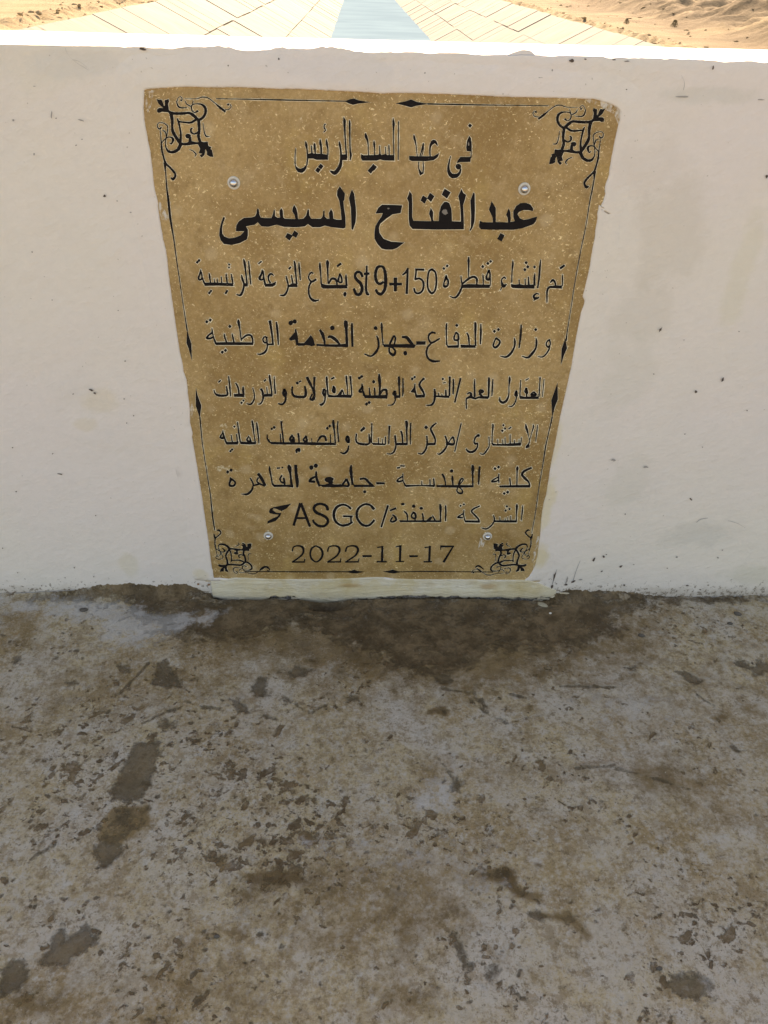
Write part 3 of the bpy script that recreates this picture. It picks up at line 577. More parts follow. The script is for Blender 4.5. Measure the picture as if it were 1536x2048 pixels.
def floor_material():
    m = Mat('worn_cement_screed', .8, .22)
    lil, bei, tan = (.545, .468, .378), (.505, .390, .232), (.385, .267, .133)
    n1 = m.noise(2.6, 4, .6)
    n2 = m.noise(11, 8, .70)
    n3 = m.noise(34, 8, .74)
    n4 = m.noise(120, 6, .75)
    c = m.mix(m.ramp(m.math('ADD', m.math('MULTIPLY', n1, .5), m.math('MULTIPLY', n2, .5)), .44, .57), bei, lil)
    c = m.mix(m.ramp(m.noise(4.2, 6, .68, m.map(loc=(5, 2, 0))), .44, .62, 0, .9), c, tan)
    c = m.mix(m.ramp(m.noise(9, 7, .72, m.map(loc=(2, 2, 0))), .53, .66, 0, .55), c, (.290, .200, .105))
    c = m.mix(m.ramp(n3, .50, .66, 0, .70), c, (.495, .445, .385))
    c = m.mix(m.ramp(n3, .48, .36, 0, .60), c, (.225, .155, .080))
    c = m.mix(m.ramp(n4, .50, .60, 0, .55), c, (.54, .48, .41))
    c = m.mix(m.ramp(n4, .48, .38, 0, .50), c, (.17, .125, .075))
    crust = m.math('ADD', m.noise(13, 10, .80, m.map(loc=(6, 6, 0))), m.math('MULTIPLY', m.math('SUBTRACT', m.noise(3.2, 3), .5), .35))
    c = m.mix(m.ramp(crust, .500, .570, 0, .45), c, (.570, .505, .420))
    crust2 = m.noise(21, 10, .80, m.map(loc=(8, 1, 4)))
    c = m.mix(m.ramp(crust2, .470, .430, 0, .60), c, (.290, .203, .110))
    c = m.mix(m.ramp(m.noise(48, 8, .8, m.map(loc=(1, 5, 4))), .445, .405, 0, .65), c, (.190, .130, .070))
    # whitish salts
    c = m.mix(m.ramp(m.noise(17, 9, .8, m.map(loc=(1, 9, 0))), .545, .63, 0, .50), c, (.60, .56, .50))
    # pits and flaked places, in clusters
    brown = m.mix(m.ramp(m.noise(13, 4), .35, .65), (.105, .063, .030), (.195, .125, .060))
    clb = m.ramp(m.noise(5.5, 5, .65, m.map(loc=(9, 4, 0))), .40, .62, -.5, .5)
    cl = m.math('ADD', m.math('MULTIPLY', clb, .085), m.ramp(m.attr('pits'), 0, 1, -.040, .035))
    pit = None
    for vv, s_, th in ((m.map((1, .62, 1), (0, 0, .7)), 40, .615), (m.map((.7, 1, 1), (0, 0, .35), (4, 1, 0)), 68, .620), (m.map((1, .75, 1), (0, 0, -.5), (7, 1, 0)), 24, .660)):
        f = m.ramp(m.math('ADD', m.noise(s_, 4, .55, vv), cl), th, th + .06)
        pit = f if pit is None else m.math('MAXIMUM', pit, f)
    vd = m.math('SUBTRACT', m.math('ADD', m.voro(30), m.math('MULTIPLY', m.math('SUBTRACT', m.noise(85, 5, .7), .5), .55)), m.math('MULTIPLY', cl, 1.6))
    pit = m.math('MAXIMUM', pit, m.ramp(vd, .10, .05))
    c = m.mix(m.math('MULTIPLY', pit, m.ramp(m.noise(50, 5, .7), .25, .6, .5, .95)), c, brown)
    f = m.ramp(m.math('ADD', m.noise(170, 3, .6), m.math('MULTIPLY', cl, .9)), .625, .68)
    c = m.mix(m.math('MULTIPLY', f, .7), c, (.13, .09, .05))
    # placed stains: ochre wash, dark damp, painted hollow shade, with ragged rims
    wob = m.math('MULTIPLY', m.math('SUBTRACT', m.noise(26, 8, .74), .5), 2.4)
    wob2 = m.math('MULTIPLY', m.math('SUBTRACT', m.noise(75, 6, .7), .5), 1.2)
    oc = m.math('ADD', m.attr('ochre'), wob)
    c = m.mix(m.ramp(oc, .15, 1.0, 0, .88), c, m.mix(m.ramp(n2, .35, .65), (.140, .084, .034), (.280, .185, .082)))
    dk = m.math('ADD', m.math('ADD', m.attr('damp'), m.math('MULTIPLY', wob, .95)), wob2)
    dmask = m.math('MULTIPLY', m.ramp(dk, .30, .85), m.ramp(m.noise(16, 9, .80, m.map((.6, 1, 1), loc=(3, 3, 3))), .60, .53, .30, 1))
    c = m.mix(m.math('MULTIPLY', dmask, .92), c, m.mix(m.ramp(m.noise(15, 8, .75), .40, .62), (.095, .060, .029), (.235, .158, .085)))
    sp = m.math('ADD', m.attr('spot'), m.math('MULTIPLY', m.math('SUBTRACT', m.noise(44, 8, .75), .5), 2.3))
    smask = m.ramp(sp, .32, .82)
    c = m.mix(m.math('MULTIPLY', smask, .84), c, m.mix(m.ramp(m.noise(14, 5, .7), .35, .65), (.095, .066, .036), (.190, .134, .075)))
    wh = m.math('ADD', m.attr('salt'), wob)
    c = m.mix(m.ramp(wh, .35, .85, 0, .62), c, (.60, .575, .55))
    c = m.mix(m.ramp(m.noise(210, 2), .73, .76, 0, .6), c, (.72, .66, .56))
    m.color(c)
    allm = m.math('MAXIMUM', m.math('MAXIMUM', pit, smask), dmask)
    h = m.math('SUBTRACT', m.math('ADD', m.math('MULTIPLY', n3, .8), m.math('MULTIPLY', m.noise(140, 5, .75), .6)), m.math('MULTIPLY', allm, .55))
    m.bump(h, .008, 1.0)
    r = m.ramp(allm, 0, 1, .85, .62)
    m.l.new(r, m.b.inputs['Roughness'])
    return m.m

def simple(name, col, rough=.8, spec=.3, metal=0):
    m = Mat(name, rough, spec); m.color(col); m.b.inputs['Metallic'].default_value = metal
    return m.m

def stone_material():
    m = Mat('brown_stone', .5, .35)
    m.color(stone_color(m))
    m.bump(m.noise(90, 6, .7), .0008, .5)
    return m.m

def rim_material(name, amount):
    m = Mat(name, .8, .2)
    k = m.ramp(m.noise(95, 4, .7), .60 - .30 * amount, .68 - .24 * amount)
    c = m.mix(m.math('MULTIPLY', k, .55 + .45 * min(amount, 1)), stone_color(m), (.82, .72, .52))
    m.color(c)
    return m.m

def paint_material(name, wear):
    m = Mat(name, .8, .12)
    c = m.mix(m.noise(60, 4), (.008, .006, .006), (.020, .016, .015))
    f = m.ramp(m.noise(330, 4, .7), .72 - .075 * wear, .75 - .07 * wear)
    c = m.mix(m.math('MULTIPLY', f, .75), c, (.42, .36, .27))
    f = m.ramp(m.noise(120, 4, .7, m.map(loc=(2, 3, 5))), .74 - .07 * wear, .80 - .07 * wear)
    c = m.mix(m.math('MULTIPLY', f, .5), c, (.25, .22, .20))
    m.color(c)
    m.bump(m.noise(300, 4), .0005, .6)
    return m.m

MW = wall_material()
MF = floor_material()
MS = stone_material()

# ------------------------------------------------------------------ floor of the bridge walkway
BASE_PX = [(-400,1186),(0,1185),(60,1183),(130,1181),(180,1176),(215,1168),(235,1170),(250,1166),(290,1170),(310,1174),(340,1168),(370,1170),(400,1178),(425,1192),(440,1199),(455,1197),
           (475,1201),(495,1198),(520,1200),(552,1192),(575,1196),(590,1192),(610,1203),(622,1210),(655,1216),(685,1209),(700,1199),(725,1201),(760,1193),(800,1192),(815,1189),(880,1190),(960,1193),
           (1040,1194),(1085,1195),(1105,1186),(1125,1178),(1150,1176),(1180,1178),(1230,1180),(1260,1184),(1300,1187),(1330,1190),(1400,1192),(1536,1190),(1900,1190)]
bx, bz = zip(*[on_wall(*p) for p in BASE_PX])
xs = np.concatenate([np.linspace(-8, -1.25, 60)[:-1], np.arange(-1.25, 1.25, .0032), np.linspace(1.25, 8, 60)])
ys = np.concatenate([np.linspace(-6, -1.25, 50)[:-1], np.arange(-1.25, -.06, .0032), np.arange(-.06, .012, .0016)])
X, Y = np.meshgrid(xs, ys)
Z = (fbm(X * 2.1, Y * 2.1, 3) - .5) * .008 + (fbm(X * 14, Y * 14, 4) - .5) * .0045 + (fbm(X * 60, Y * 60, 3) - .5) * .0016
edge = np.interp(X, bx, bz) + (fbm(X * 55, X * 0 + 3, 5, .75) - .5) * .020
Z = Z + edge * np.exp(-np.abs(np.minimum(Y, 0)) / .012) * np.where(edge > 0, 1, .9)
# the crumbled hollow under the mortar band
hx, hy = on_level(650, 1213)
Z -= .034 * np.exp(-((X - hx) / .036) ** 2 - ((Y - hy - .006) / .013) ** 2)
Z -= .010 * np.exp(-((Y + .004) / .007) ** 2) * ((X > on_wall(424, 1190)[0]) & (X < on_wall(1100, 1190)[0]))

def lp(px):  # photograph outline -> floor outline
    return [on_level(*p) for p in px]
damp = np.zeros_like(X); ochre = np.zeros_like(X); spot = np.zeros_like(X); salt = np.zeros_like(X); pits = np.zeros_like(X)
def stain(A, poly, soft, amt=1.0):
    P = np.array(lp(poly)); pad = soft * 1.5
    x0, x1 = np.searchsorted(xs, [P[:, 0].min() - pad, P[:, 0].max() + pad]); y0, y1 = np.searchsorted(ys, [P[:, 1].min() - pad, P[:, 1].max() + pad])
    s = sdf_poly(X[y0:y1, x0:x1], Y[y0:y1, x0:x1], P)
    A[y0:y1, x0:x1] = np.maximum(A[y0:y1, x0:x1], amt * np.clip(.5 - s / soft, 0, 1))
def dab(A, px, py, rx, ry, ang=0, soft=.008, amt=1.0):
    ca, sa = math.cos(R(ang)), math.sin(R(ang))
    pts = []
    for t in np.linspace(0, 2 * math.pi, 13)[:-1]:
        k = random.uniform(.65, 1.25)
        u, v = rx * k * math.cos(t), ry * k * math.sin(t)
        pts.append((px + u * ca - v * sa, py + u * sa + v * ca))
    stain(A, pts, soft, amt)
stain(damp, [(165,1196),(215,1160),(400,1165),(440,1185),(1100,1185),(1130,1165),(1250,1172),(1345,1186),(1330,1200),(1275,1212),(1235,1225),(1228,1275),(1195,1268),(1150,1290),(1060,1300),(1000,1296),(960,1312),(900,1322),
             (850,1335),(790,1325),(740,1300),(690,1285),(640,1262),(580,1250),(500,1268),(430,1278),(340,1276),(310,1266),(345,1242),(275,1238),(252,1212),(180,1205)], .07, 1.0)
stain(damp, [(60,1192),(200,1180),(220,1200),(60,1204)], .05, .8)
stain(damp, [(1320,1184),(1440,1188),(1536,1188),(1536,1200),(1400,1204),(1320,1204)], .05, .75)
stain(ochre, [(150,1200),(1340,1196),(1330,1330),(1150,1380),(900,1400),(600,1370),(350,1310)], .16, .8)
stain(damp, [(770,1300),(860,1290),(960,1320),(930,1345),(840,1350),(780,1340)], .05, .9)
stain(ochre, [(330,1240),(560,1230),(760,1240),(1200,1200),(1240,1290),(1110,1345),(1000,1380),(880,1390),(760,1370),(640,1345),(500,1320),(380,1290)], .12, 1.0)
stain(ochre, [(940,1540),(1100,1525),(1250,1520),(1400,1500),(1420,1560),(1500,1650),(1400,1640),(1270,1580),(1100,1560)], .09, .62)
stain(ochre, [(1240,1530),(1340,1500),(1390,1530),(1370,1600),(1290,1600)], .06, .8)
stain(ochre, [(470,1740),(560,1735),(660,1725),(660,1790),(560,1800),(480,1800)], .06, .85)
stain(ochre, [(840,1770),(900,1780),(990,1810),(940,1850),(870,1870),(830,1960),(780,1920),(770,1840)], .07, .75)
stain(ochre, [(0,1980),(60,1960),(140,1970),(160,2060),(0,2060)], .06, .7)
stain(ochre, [(1380,1400),(1536,1380),(1560,1450),(1430,1470)], .08, .5)
stain(ochre, [(0,1230),(70,1225),(80,1300),(0,1290)], .05, .75)
stain(ochre, [(780,1560),(840,1500),(910,1500),(900,1590),(800,1600)], .06, .45)
stain(ochre, [(700,1960),(820,1930),(900,1990),(880,2060),(700,2060)], .06, .6)
stain(ochre, [(400,1700),(900,1660),(1000,1720),(960,1900),(700,1990),(450,1900)], .20, .55)
stain(ochre, [(40,1300),(420,1290),(480,1400),(300,1470),(30,1480)], .14, .45)
stain(ochre, [(1000,1330),(1500,1250),(1536,1480),(1100,1430)], .2, .42)
stain(ochre, [(100,1960),(480,1880),(560,2048),(100,2048)], .12, .6)
stain(salt, [(0,1196),(240,1196),(300,1216),(460,1225),(330,1285),(220,1300),(180,1250),(0,1220)], .06, .8)
stain(salt, [(540,1700),(620,1640),(860,1650),(1000,1700),(1050,1880),(1000,1980),(900,1960),(960,1850),(880,1780),(700,1740)], .14, .5)
stain(salt, [(1110,1400),(1330,1380),(1340,1440),(1200,1470)], .08, .5)
stain(salt, [(840,1560),(900,1550),(920,1620),(820,1630)], .04, .75)
stain(salt, [(1130,1860),(1500,1850),(1536,2048),(1150,2048)], .14, .35)
stain(pits, [(0,1440),(420,1420),(760,1560),(700,1820),(300,1800),(0,1760)], .2, .9)
stain(pits, [(770,1600),(1100,1600),(1000,1760),(760,1740)], .12, .9)
stain(pits, [(1200,1700),(1536,1700),(1536,2048),(1300,2048)], .15, .6)
stain(pits, [(200,1900),(420,1880),(400,2048),(180,2048)], .1, 1)
for p in ([(300,1368),(318,1328),(332,1322),(345,1340),(365,1374),(332,1372)],
          [(573,1345),(592,1328),(606,1338),(630,1340),(604,1350),(590,1354)],
          [(266,1492),(285,1482),(320,1484),(316,1510),(308,1545),(296,1575),(288,1602),(224,1600),(221,1582),(240,1545)],
          [(186,1688),(215,1682),(248,1690),(244,1706),(210,1732),(192,1724)],
          [(105,1880),(120,1852),(134,1880),(160,1862),(176,1840),(198,1872),(176,1904),(140,1918),(130,1936),(84,1928)],
          [(18,1926),(50,1915),(58,1950),(36,1985),(0,1995),(0,1940)],
          [(1330,1972),(1352,1950),(1392,1944),(1420,1958),(1424,1972),(1392,2000),(1370,1998),(1345,1986)],
          [(460,1397),(482,1402),(502,1427),(476,1426)], [(502,1380),(518,1352),(534,1352),(533,1376),(535,1388),(512,1392)],
          [(315,1452),(332,1438),(352,1446),(352,1455),(330,1458)], [(690,1396),(718,1392),(718,1402),(696,1402)],
          [(564,1393),(584,1394),(580,1404),(571,1401)], [(616,1204),(640,1206),(660,1212),(690,1204),(668,1220),(625,1219)], [(18,1325),(34,1312),(43,1320),(36,1327)], [(130,1366),(150,1357),(155,1366),(140,1372)],  # the wall-foot hollow outline is painted shade, the others are stains
          [(868,1352),(900,1350),(904,1362),(885,1369),(870,1364)], [(1352,1342),(1372,1340),(1390,1352),(1412,1360),(1385,1369),(1370,1358)],
          [(1472,1330),(1482,1310),(1492,1326),(1510,1330),(1520,1316),(1545,1330),(1545,1340),(1510,1350),(1500,1340)],
          [(1255,1336),(1270,1330),(1264,1346)], [(948,1392),(966,1400),(975,1416),(962,1410)], [(996,1438),(1012,1438),(1014,1446)],
          [(904,1862),(916,1876),(926,1902),(946,1934),(938,1941),(922,1930),(912,1905)], [(972,1948),(976,1940),(998,1932),(990,1950),(978,1960)],
          [(1058,1826),(1078,1824),(1098,1836),(1086,1846)],
          [(904,1570),(912,1554),(922,1568),(918,1580),(906,1580)], [(1466,1488),(1472,1500),(1486,1502),(1474,1504),(1464,1496)], [(235,1330),(252,1326),(260,1342),(240,1342)]):
    stain(spot, p, .022, 1.0)
for p in ([(880,1426),(852,1432),(856,1418),(890,1414),(898,1424),(892,1432)], [(1046,1418),(1056,1410),(1070,1412),(1060,1424)],
          [(950,1748),(980,1736),(1010,1728),(1028,1738),(1032,1765),(1052,1782),(1080,1792),(1082,1806),(1060,1802),(1030,1790),(1010,1768),(970,1760)],
          [(1060,1826),(1105,1828),(1140,1826),(1164,1848),(1182,1872),(1174,1878),(1140,1848),(1100,1838)],
          [(228,1615),(300,1610),(296,1650),(240,1690),(196,1680),(205,1640)], [(490,1745),(600,1740),(610,1765),(500,1770)]):
    stain(ochre, p, .016, 1.35)
    stain(spot, p, .022, .5)
for (a, b, w) in (((285,1448),(330,1424),4), ((330,1424),(365,1413),5), ((400,1414),(440,1417),5), ((510,1428),(560,1440),4), ((590,1408),(620,1428),5), ((620,1428),(655,1410),4),
                  ((240,1385),(300,1325),5), ((870,1505),(898,1545),5), ((898,1545),(914,1572),8), ((1118,1372),(1240,1376),4), ((880,1378),(950,1388),4), ((1392,1388),(1430,1412),4), ((1150,1538),(1230,1532),3), ((1230,1538),(1380,1580),3),
                  ((938,1400),(978,1428),5), ((1010,1385),(1060,1400),3), ((60,1720),(110,1690),4), ((730,1500),(760,1525),4)):
    stain(spot, [(a[0],a[1]-w*.5),(b[0],b[1]-w*.5),(b[0],b[1]+w*.5),(a[0],a[1]+w*.5)], .010, .9)
    # a low trowel ridge beside it
    ax, ay = on_level(*a); cx_, cy_ = on_level(*b)
    x0, x1 = np.searchsorted(xs, [min(ax, cx_) - .05, max(ax, cx_) + .05]); y0, y1 = np.searchsorted(ys, [min(ay, cy_) - .05, max(ay, cy_) + .05])
    sub = (slice(y0, y1), slice(x0, x1))
    e = np.array([cx_ - ax, cy_ - ay]); t = np.clip(((X[sub] - ax) * e[0] + (Y[sub] - ay) * e[1]) / (e @ e), 0, 1)
    dd = np.hypot(X[sub] - ax - t * e[0], Y[sub] - ay - t * e[1] - .004)
    Z[sub] += .0022 * np.exp(-(dd / .006) ** 2)
# scattered flakes, denser where the photograph has them
for (x0, x1, y0, y1, n, s) in ((0, 420, 1250, 1560, 60, 7), (0, 460, 1560, 1840, 55, 8), (420, 780, 1330, 1560, 26, 6), (420, 900, 1560, 1800, 60, 7), (900, 1536, 1400, 1700, 24, 5),
                               (900, 1300, 1700, 2048, 36, 8), (1300, 1536, 1700, 2048, 26, 7), (200, 700, 1850, 2048, 50, 9), (1000, 1536, 1230, 1400, 24, 5), (500, 1000, 1240, 1340, 18, 6)):
    for _ in range(n):
        r = s * random.uniform(.4, 1.0) * .85 * (1.5 if random.random() < .08 else 1)
        dab(spot if random.random() < .6 else ochre, random.uniform(x0, x1), random.uniform(y0, y1), r, r * random.uniform(.3, .6), random.uniform(-60, 50), .007, random.uniform(.8, 1.1))
Z -= .0012 * np.clip(spot, 0, 1) + .0006 * np.clip(damp, 0, 1)
floor = tag(grid_obj('floor', X, Y, Z, MF), kind='structure')
for n_, A in (('damp', damp), ('ochre', ochre), ('spot', spot), ('salt', salt), ('pits', pits)): attr(floor, n_, A)

# ------------------------------------------------------------------ parapet
WT = 1.0953
tb = np.array([on_wall(x_, y_)[1] for x_, y_ in ((0, 93), (768, 108.5), (1536, 128))]).mean()
WT = float(tb)
bk = [on_level(x_, y_, WT)[1] for x_, y_ in ((0, 62), (300, 69.5), (768, 81), (1536, 96))]
THK = float(np.mean(bk))
print('wall top', WT, 'thickness', bk, 'width of view', on_level(0, 1188), on_level(1536, 1188), 'near', on_level(768, 2048))
wall = empty('parapet_wall', (0, 0, 0))
tag(wall, 'white painted concrete parapet wall, its face in shade and its top in glaring sun', 'wall')
# cross-section swept along x: foot, face, rough front arris, top, back arris, back
xs2 = np.concatenate([np.linspace(-8, -1.3, 80)[:-1], np.arange(-1.3, 1.3, .005), np.linspace(1.3, 8, 80)])
zs = np.concatenate([np.linspace(-.06, WT - .012, 190), WT - .012 + np.array([.003, .006, .0085, .0105, .0118])])
prof = [(z, 'f') for z in zs] + [(y_, 't') for y_ in np.concatenate([[.001, .003, .006], np.linspace(.012, THK - .006, 22), [THK - .002]])] + [(z, 'b') for z in (WT - .004, WT - .02, WT - .2, -1.0)]
XX = np.tile(xs2, (len(prof), 1)); YY = np.zeros_like(XX); ZZ = np.zeros_like(XX)
lip = (fbm(xs2 * 9, xs2 * 0 + 2, 4) - .5) * .010 + (fbm(xs2 * 70, xs2 * 0 + 9, 3) - .5) * .004 
lip = np.minimum(lip, .0022) + .003 * np.sin(xs2 * 2.3 + 1)
for k, (v, s_) in enumerate(prof):
    und = (fbm(xs2 * 3, v * 3 + xs2 * 0, 3) - .5) * .004 + (fbm(xs2 * 16, v * 16 + xs2 * 0, 3) - .5) * .0012
    if s_ == 'f':
        a = np.clip((v - (WT - .012)) / .012, 0, 1)
        YY[k] = und * (1 - a) + a ** 3 * .0012
        YY[k] = np.where(v < .9, np.minimum(YY[k], .0008), YY[k])
        b = np.clip((v - (WT - .06)) / .06, 0, 1)
        ZZ[k] = v + lip * b
    elif s_ == 't':
        YY[k] = v
        ZZ[k] = WT + lip * np.exp(-v / .02) + (fbm(xs2 * 5, v * 5 + xs2 * 0, 3) - .5) * .003
    else:
        YY[k] = THK + (fbm(xs2 * 5, v + xs2 * 0, 3) - .5) * .004
        ZZ[k] = v
grid_obj('wall_body', XX, YY, ZZ, MW, wall)

# flakes, chips and scuffs on the face: outlines in photograph pixels
MC = simple('chipped_concrete', (.10, .075, .06), .9)
MC3 = simple('small_chip', (.20, .16, .13), .9)
MC2 = simple('grey_scuff', (.36, .33, .30), .9)
CHIPS = [(287,98,7,3.5,10,0), (648,154,9,5,10,0), (637,151,4,2,0,0), (656,158,5,3,30,0), (623,154,2.5,2,0,0), (849,150,2.5,6,5,0), (457,131,2,2,0,0), (458,148,2,1.5,0,1), (558,117,2,2.5,0,0), (560,148,2,1.5,0,1),
         (994,161,3,2,0,0), (1005,163,4,1,0,1), (932,159,2,1,0,0), (918,163,2,1.4,0,0), (1045,163,2,1,0,1), (1083,155,2,1,0,1), (1079,155,3,1,0,1), (1142,121,6,3.5,0,0), (1170,118,3,1.6,0,0), (1228,119,4,1.4,0,0), (1254,122,7,1,0,0), (1425,135,1.6,5,8,0),
         (1104,140,1.5,3,20,1), (1251,179,2.5,2,0,0), (1365,193,14,1.6,0,1), (1520,199,8,1.4,0,1), (1532,353,2.5,5,0,0), (210,391,3,3,0,0), (235,401,1.6,1.6,0,0), (163,240,7,2,20,1), (104,229,1.5,10,6,1), (113,236,2,1.5,0,0), (70,172,3,1,0,1),
         (28,240,2.5,3,0,1), (165,278,1.6,1.4,0,0), (153,290,2,1.6,0,0), (69,308,2,3,0,1), (65,503,1.6,1.6,0,0), (105,599,1.6,1.4,0,0), (237,620,1.4,1.4,0,0), (262,424,3,1.2,20,1), (147,787,2,1.6,0,0), (183,779,5,2.5,20,0), (190,785,3,2,30,0), (249,797,1.8,1.8,0,0), (268,830,1.8,1.8,0,0),
         (254,845,1.6,1.6,0,0), (251,721,1.8,1.5,0,0), (26,894,1.6,1.6,0,0), (106,906,1.8,1.6,0,0), (121,947,6,1.3,10,0), (33,982,2,1.6,0,0), (192,1030,1.6,1.6,0,0), (149,1134,1.8,1.6,0,0), (188,1152,1.6,1.6,0,0), (131,1154,1.6,1.6,0,0), (84,1170,1.8,2,0,0), (36,1144,1.6,1.6,0,0), (6,1095,1.8,1.4,0,0),
         (397,1167,2.6,2.2,0,2), (418,1168,2.8,2.2,0,2), (1320,658,2,6,32,0), (1444,759,2.5,6,20,0), (1391,782,2.5,3.5,0,0), (1307,747,1.8,1.5,0,0), (1477,662,1.6,1.6,0,0), (1369,867,1.6,1.6,0,0), (1367,679,2,1,0,0), (1404,893,1.6,1.2,0,0), (1291,933,6,2,0,1), (1226,919,5,2.5,0,1), (1381,997,3.4,1.4,45,0),
         (1250,1027,1.6,1.6,0,0), (1187,1118,5,2.5,-45,0), (1207,1112,3,2,40,0), (1212,1108,2,1.5,0,0), (1241,1132,4,1.8,-30,0), (1267,1128,1.8,1.5,0,0), (1353,1113,3,1.2,0,0), (1435,1114,2,1.6,30,0), (1248,1169,2.4,1.6,0,0), (1203,1141,3,1.2,-20,0), (1334,1135,2,1.2,0,0), (1374,1170,3,1.4,0,0), (1400,1178,3,1.4,0,0), (1444,1099,2,1.4,0,0),
         (1108,1152,2,9,16,0), (1104,1172,3,5,20,0), (1133,1160,1.6,8,18,1), (1131,1168,4,2,0,0), (1146,1162,5,2,-20,0), (1160,1158,5,1.6,-10,1), (1493,820,1.8,1.5,0,0)]
MR = simple('rust_spot', (.28, .14, .06), .9)
for k, (px, py, rx, ry, ang, kd) in enumerate(CHIPS):
    rx, ry = (rx * .85, ry * .85) if max(rx, ry) < 2.2 else (rx, ry)
    n = 9; ca, sa = math.cos(R(ang)), math.sin(R(ang)); P = []
    for t in range(n):
        w = random.uniform(.55, 1.2); u, v = rx * w * math.cos(t * 2 * math.pi / n), ry * w * math.sin(t * 2 * math.pi / n)
        P.append(np.array((px + u * ca - v * sa, py + u * sa + v * ca)))
    flat_mesh('paint_chip', [('poly', P, None)], -.0026, (MC3 if (kd == 0 and max(rx, ry) < 2.2) else (MC, MC2, MR)[kd]), wall)

MCR = simple('hairline_crack', (.36, .34, .33), .9)
for pts in ("131,95,1 134,104,1.3 139,112,1.4 146,119,1.2 158,128,1.2 168,134,1.5 178,140,1", "146,119,.8 158,122,.9 170,130,1 180,139,1.4", "1362,150,1 1368,165,1.2 1366,180,1", "1392,1044,1 1400,1038,1.2 1415,1035,1", "1455,1040,1 1475,1046,1.2 1490,1055,1",
            "1104,1168,2.4 1109,1152,1.6 1113,1138,1", "1131,1165,2 1135,1152,1.2", "1146,1160,2.2 1152,1140,1.2 1160,1120,.8", "0,1186,1 60,1184,1.6 110,1181,1.2 150,1179,1.6"):
    P = [tuple(float(q) for q in t.split(',')) for t in pts.split()]
    Q = catmull(P); L = [q[:2] + np.array((q[2] * .3, q[2] * .35)) for q in Q]; R2 = [q[:2] - np.array((q[2] * .3, q[2] * .35)) for q in Q]
    flat_mesh('hairline_crack', [('strip', L, R2)], -.0022, MCR, wall)

# ------------------------------------------------------------------ plaque
OUT = [(290,180),(300,177.5),(330,175.5),(372,173.5),(420,175),(470,174.5),(520,176),(560,178),(600,178),(640,180),(700,183),(740,185),(760,187),(800,186),(840,186.5),(870,188),(920,189),(960,191),(1000,193.5),(1050,194.5),(1100,195.5),(1160,197),
       (1186,198),(1198,201),(1206,204),(1214,206),(1222,209),(1232,214),(1238,220),(1238,240),(1235,251),(1232,264),(1228,283),(1224.5,301),(1219.6,326),(1216,351),(1208.4,373),(1209,388),(1205,401.5),(1200,412),(1198,416),(1197,409),(1193.6,426),(1194,436),(1190,455),(1188.4,475),
       (1184,497),(1181,514),(1179,530),(1177,539),(1171,565),(1164.5,592),(1168,601),(1167,608),(1161,623),(1156,650),(1151.5,672),(1146,705),(1142.3,729.7),(1136,758),(1130,785),(1122.8,816),(1115,855),(1108,893),(1100.7,928),(1096,960),(1091.6,988),(1087,1003),(1083.8,1019),(1081,1045),(1079.8,1066),
       (1076,1092),(1073.3,1113),(1069,1130),(1064,1141),(1057,1152),(1048,1159),(1030,1158.5),(990,1158),(940,1159),(900,1158),(850,1159),(800,1158),(770,1153),(740,1157),(690,1156),(640,1158.7),(590,1157),(541,1159),(500,1155),(458,1156),(440,1154),(428,1154),(426.5,1140),(424.3,1134),(420,1100),(416.5,1071.5),
       (410,1030),(403.4,983),(397,945),(391.7,912),(388,890),(384.7,873),(386,865),(381,845),(380.8,818),(377,790),(376,778),(373.8,758),(368,742),(366.7,729.7),(360,700),(355.4,668),(350,632),(345,598),(342,576),(338,545),(334.9,514),(333,500),(328,482),(324,458),(321,440),(318.5,422),(316.5,400),(313,388),(309,370),
       (307.7,355),(306,338),(304,323),(301.5,300),(297,280),(295,268),(293,257.7),(289.5,235),(288,215),(289,195)]
dens = []
for i in range(len(OUT)):
    a = np.array(OUT[i], float); b = np.array(OUT[(i + 1) % len(OUT)], float)
    n = max(1, int(np.linalg.norm(b - a) / 2.4))
    for k in range(n): dens.append(a + (b - a) * k / n)
W0 = np.array([on_wall(*q) for q in dens])
nW = len(W0)
tang = np.roll(W0, -1, 0) - np.roll(W0, 1, 0)
for _ in range(16): tang = (np.roll(tang, 1, 0) + tang + np.roll(tang, -1, 0)) / 3
tang /= np.linalg.norm(tang, axis=1)[:, None]
cen = W0.mean(0)
nrm = np.stack([tang[:, 1], -tang[:, 0]], 1)
if ((W0 - cen) * nrm).sum() < 0: nrm = -nrm
ii = np.arange(nW)
jit = (fbm(ii * .45, ii * 0 + 1.0, 4, .7) - .5) * .0012
W1 = W0 + nrm * jit[:, None]
px0, pz0 = W0.min(0); px1, pz1 = W0.max(0)
plaque = empty('plaque', (float(cen[0]), -.002, float(pz0)))
tag(plaque, 'brown stone plaque with engraved black lettering and scroll corners, set in the wall', 'plaque')
SY = -.0022          # face of the slab
def slab():
    m_ = .006
    x0, x1, z0, z1 = px0 - m_, px1 + m_, pz0 - .004, pz1 + m_
    v = [(x0, SY, z0), (x1, SY, z0), (x1, SY, z1), (x0, SY, z1), (x0, .012, z0), (x1, .012, z0), (x1, .012, z1), (x0, .012, z1)]
    return mesh_obj('stone_slab', v, [(0, 1, 2, 3), (5, 4, 7, 6), (1, 0, 4, 5), (2, 1, 5, 6), (3, 2, 6, 7), (0, 3, 7, 4)], MS, plaque)
slab()
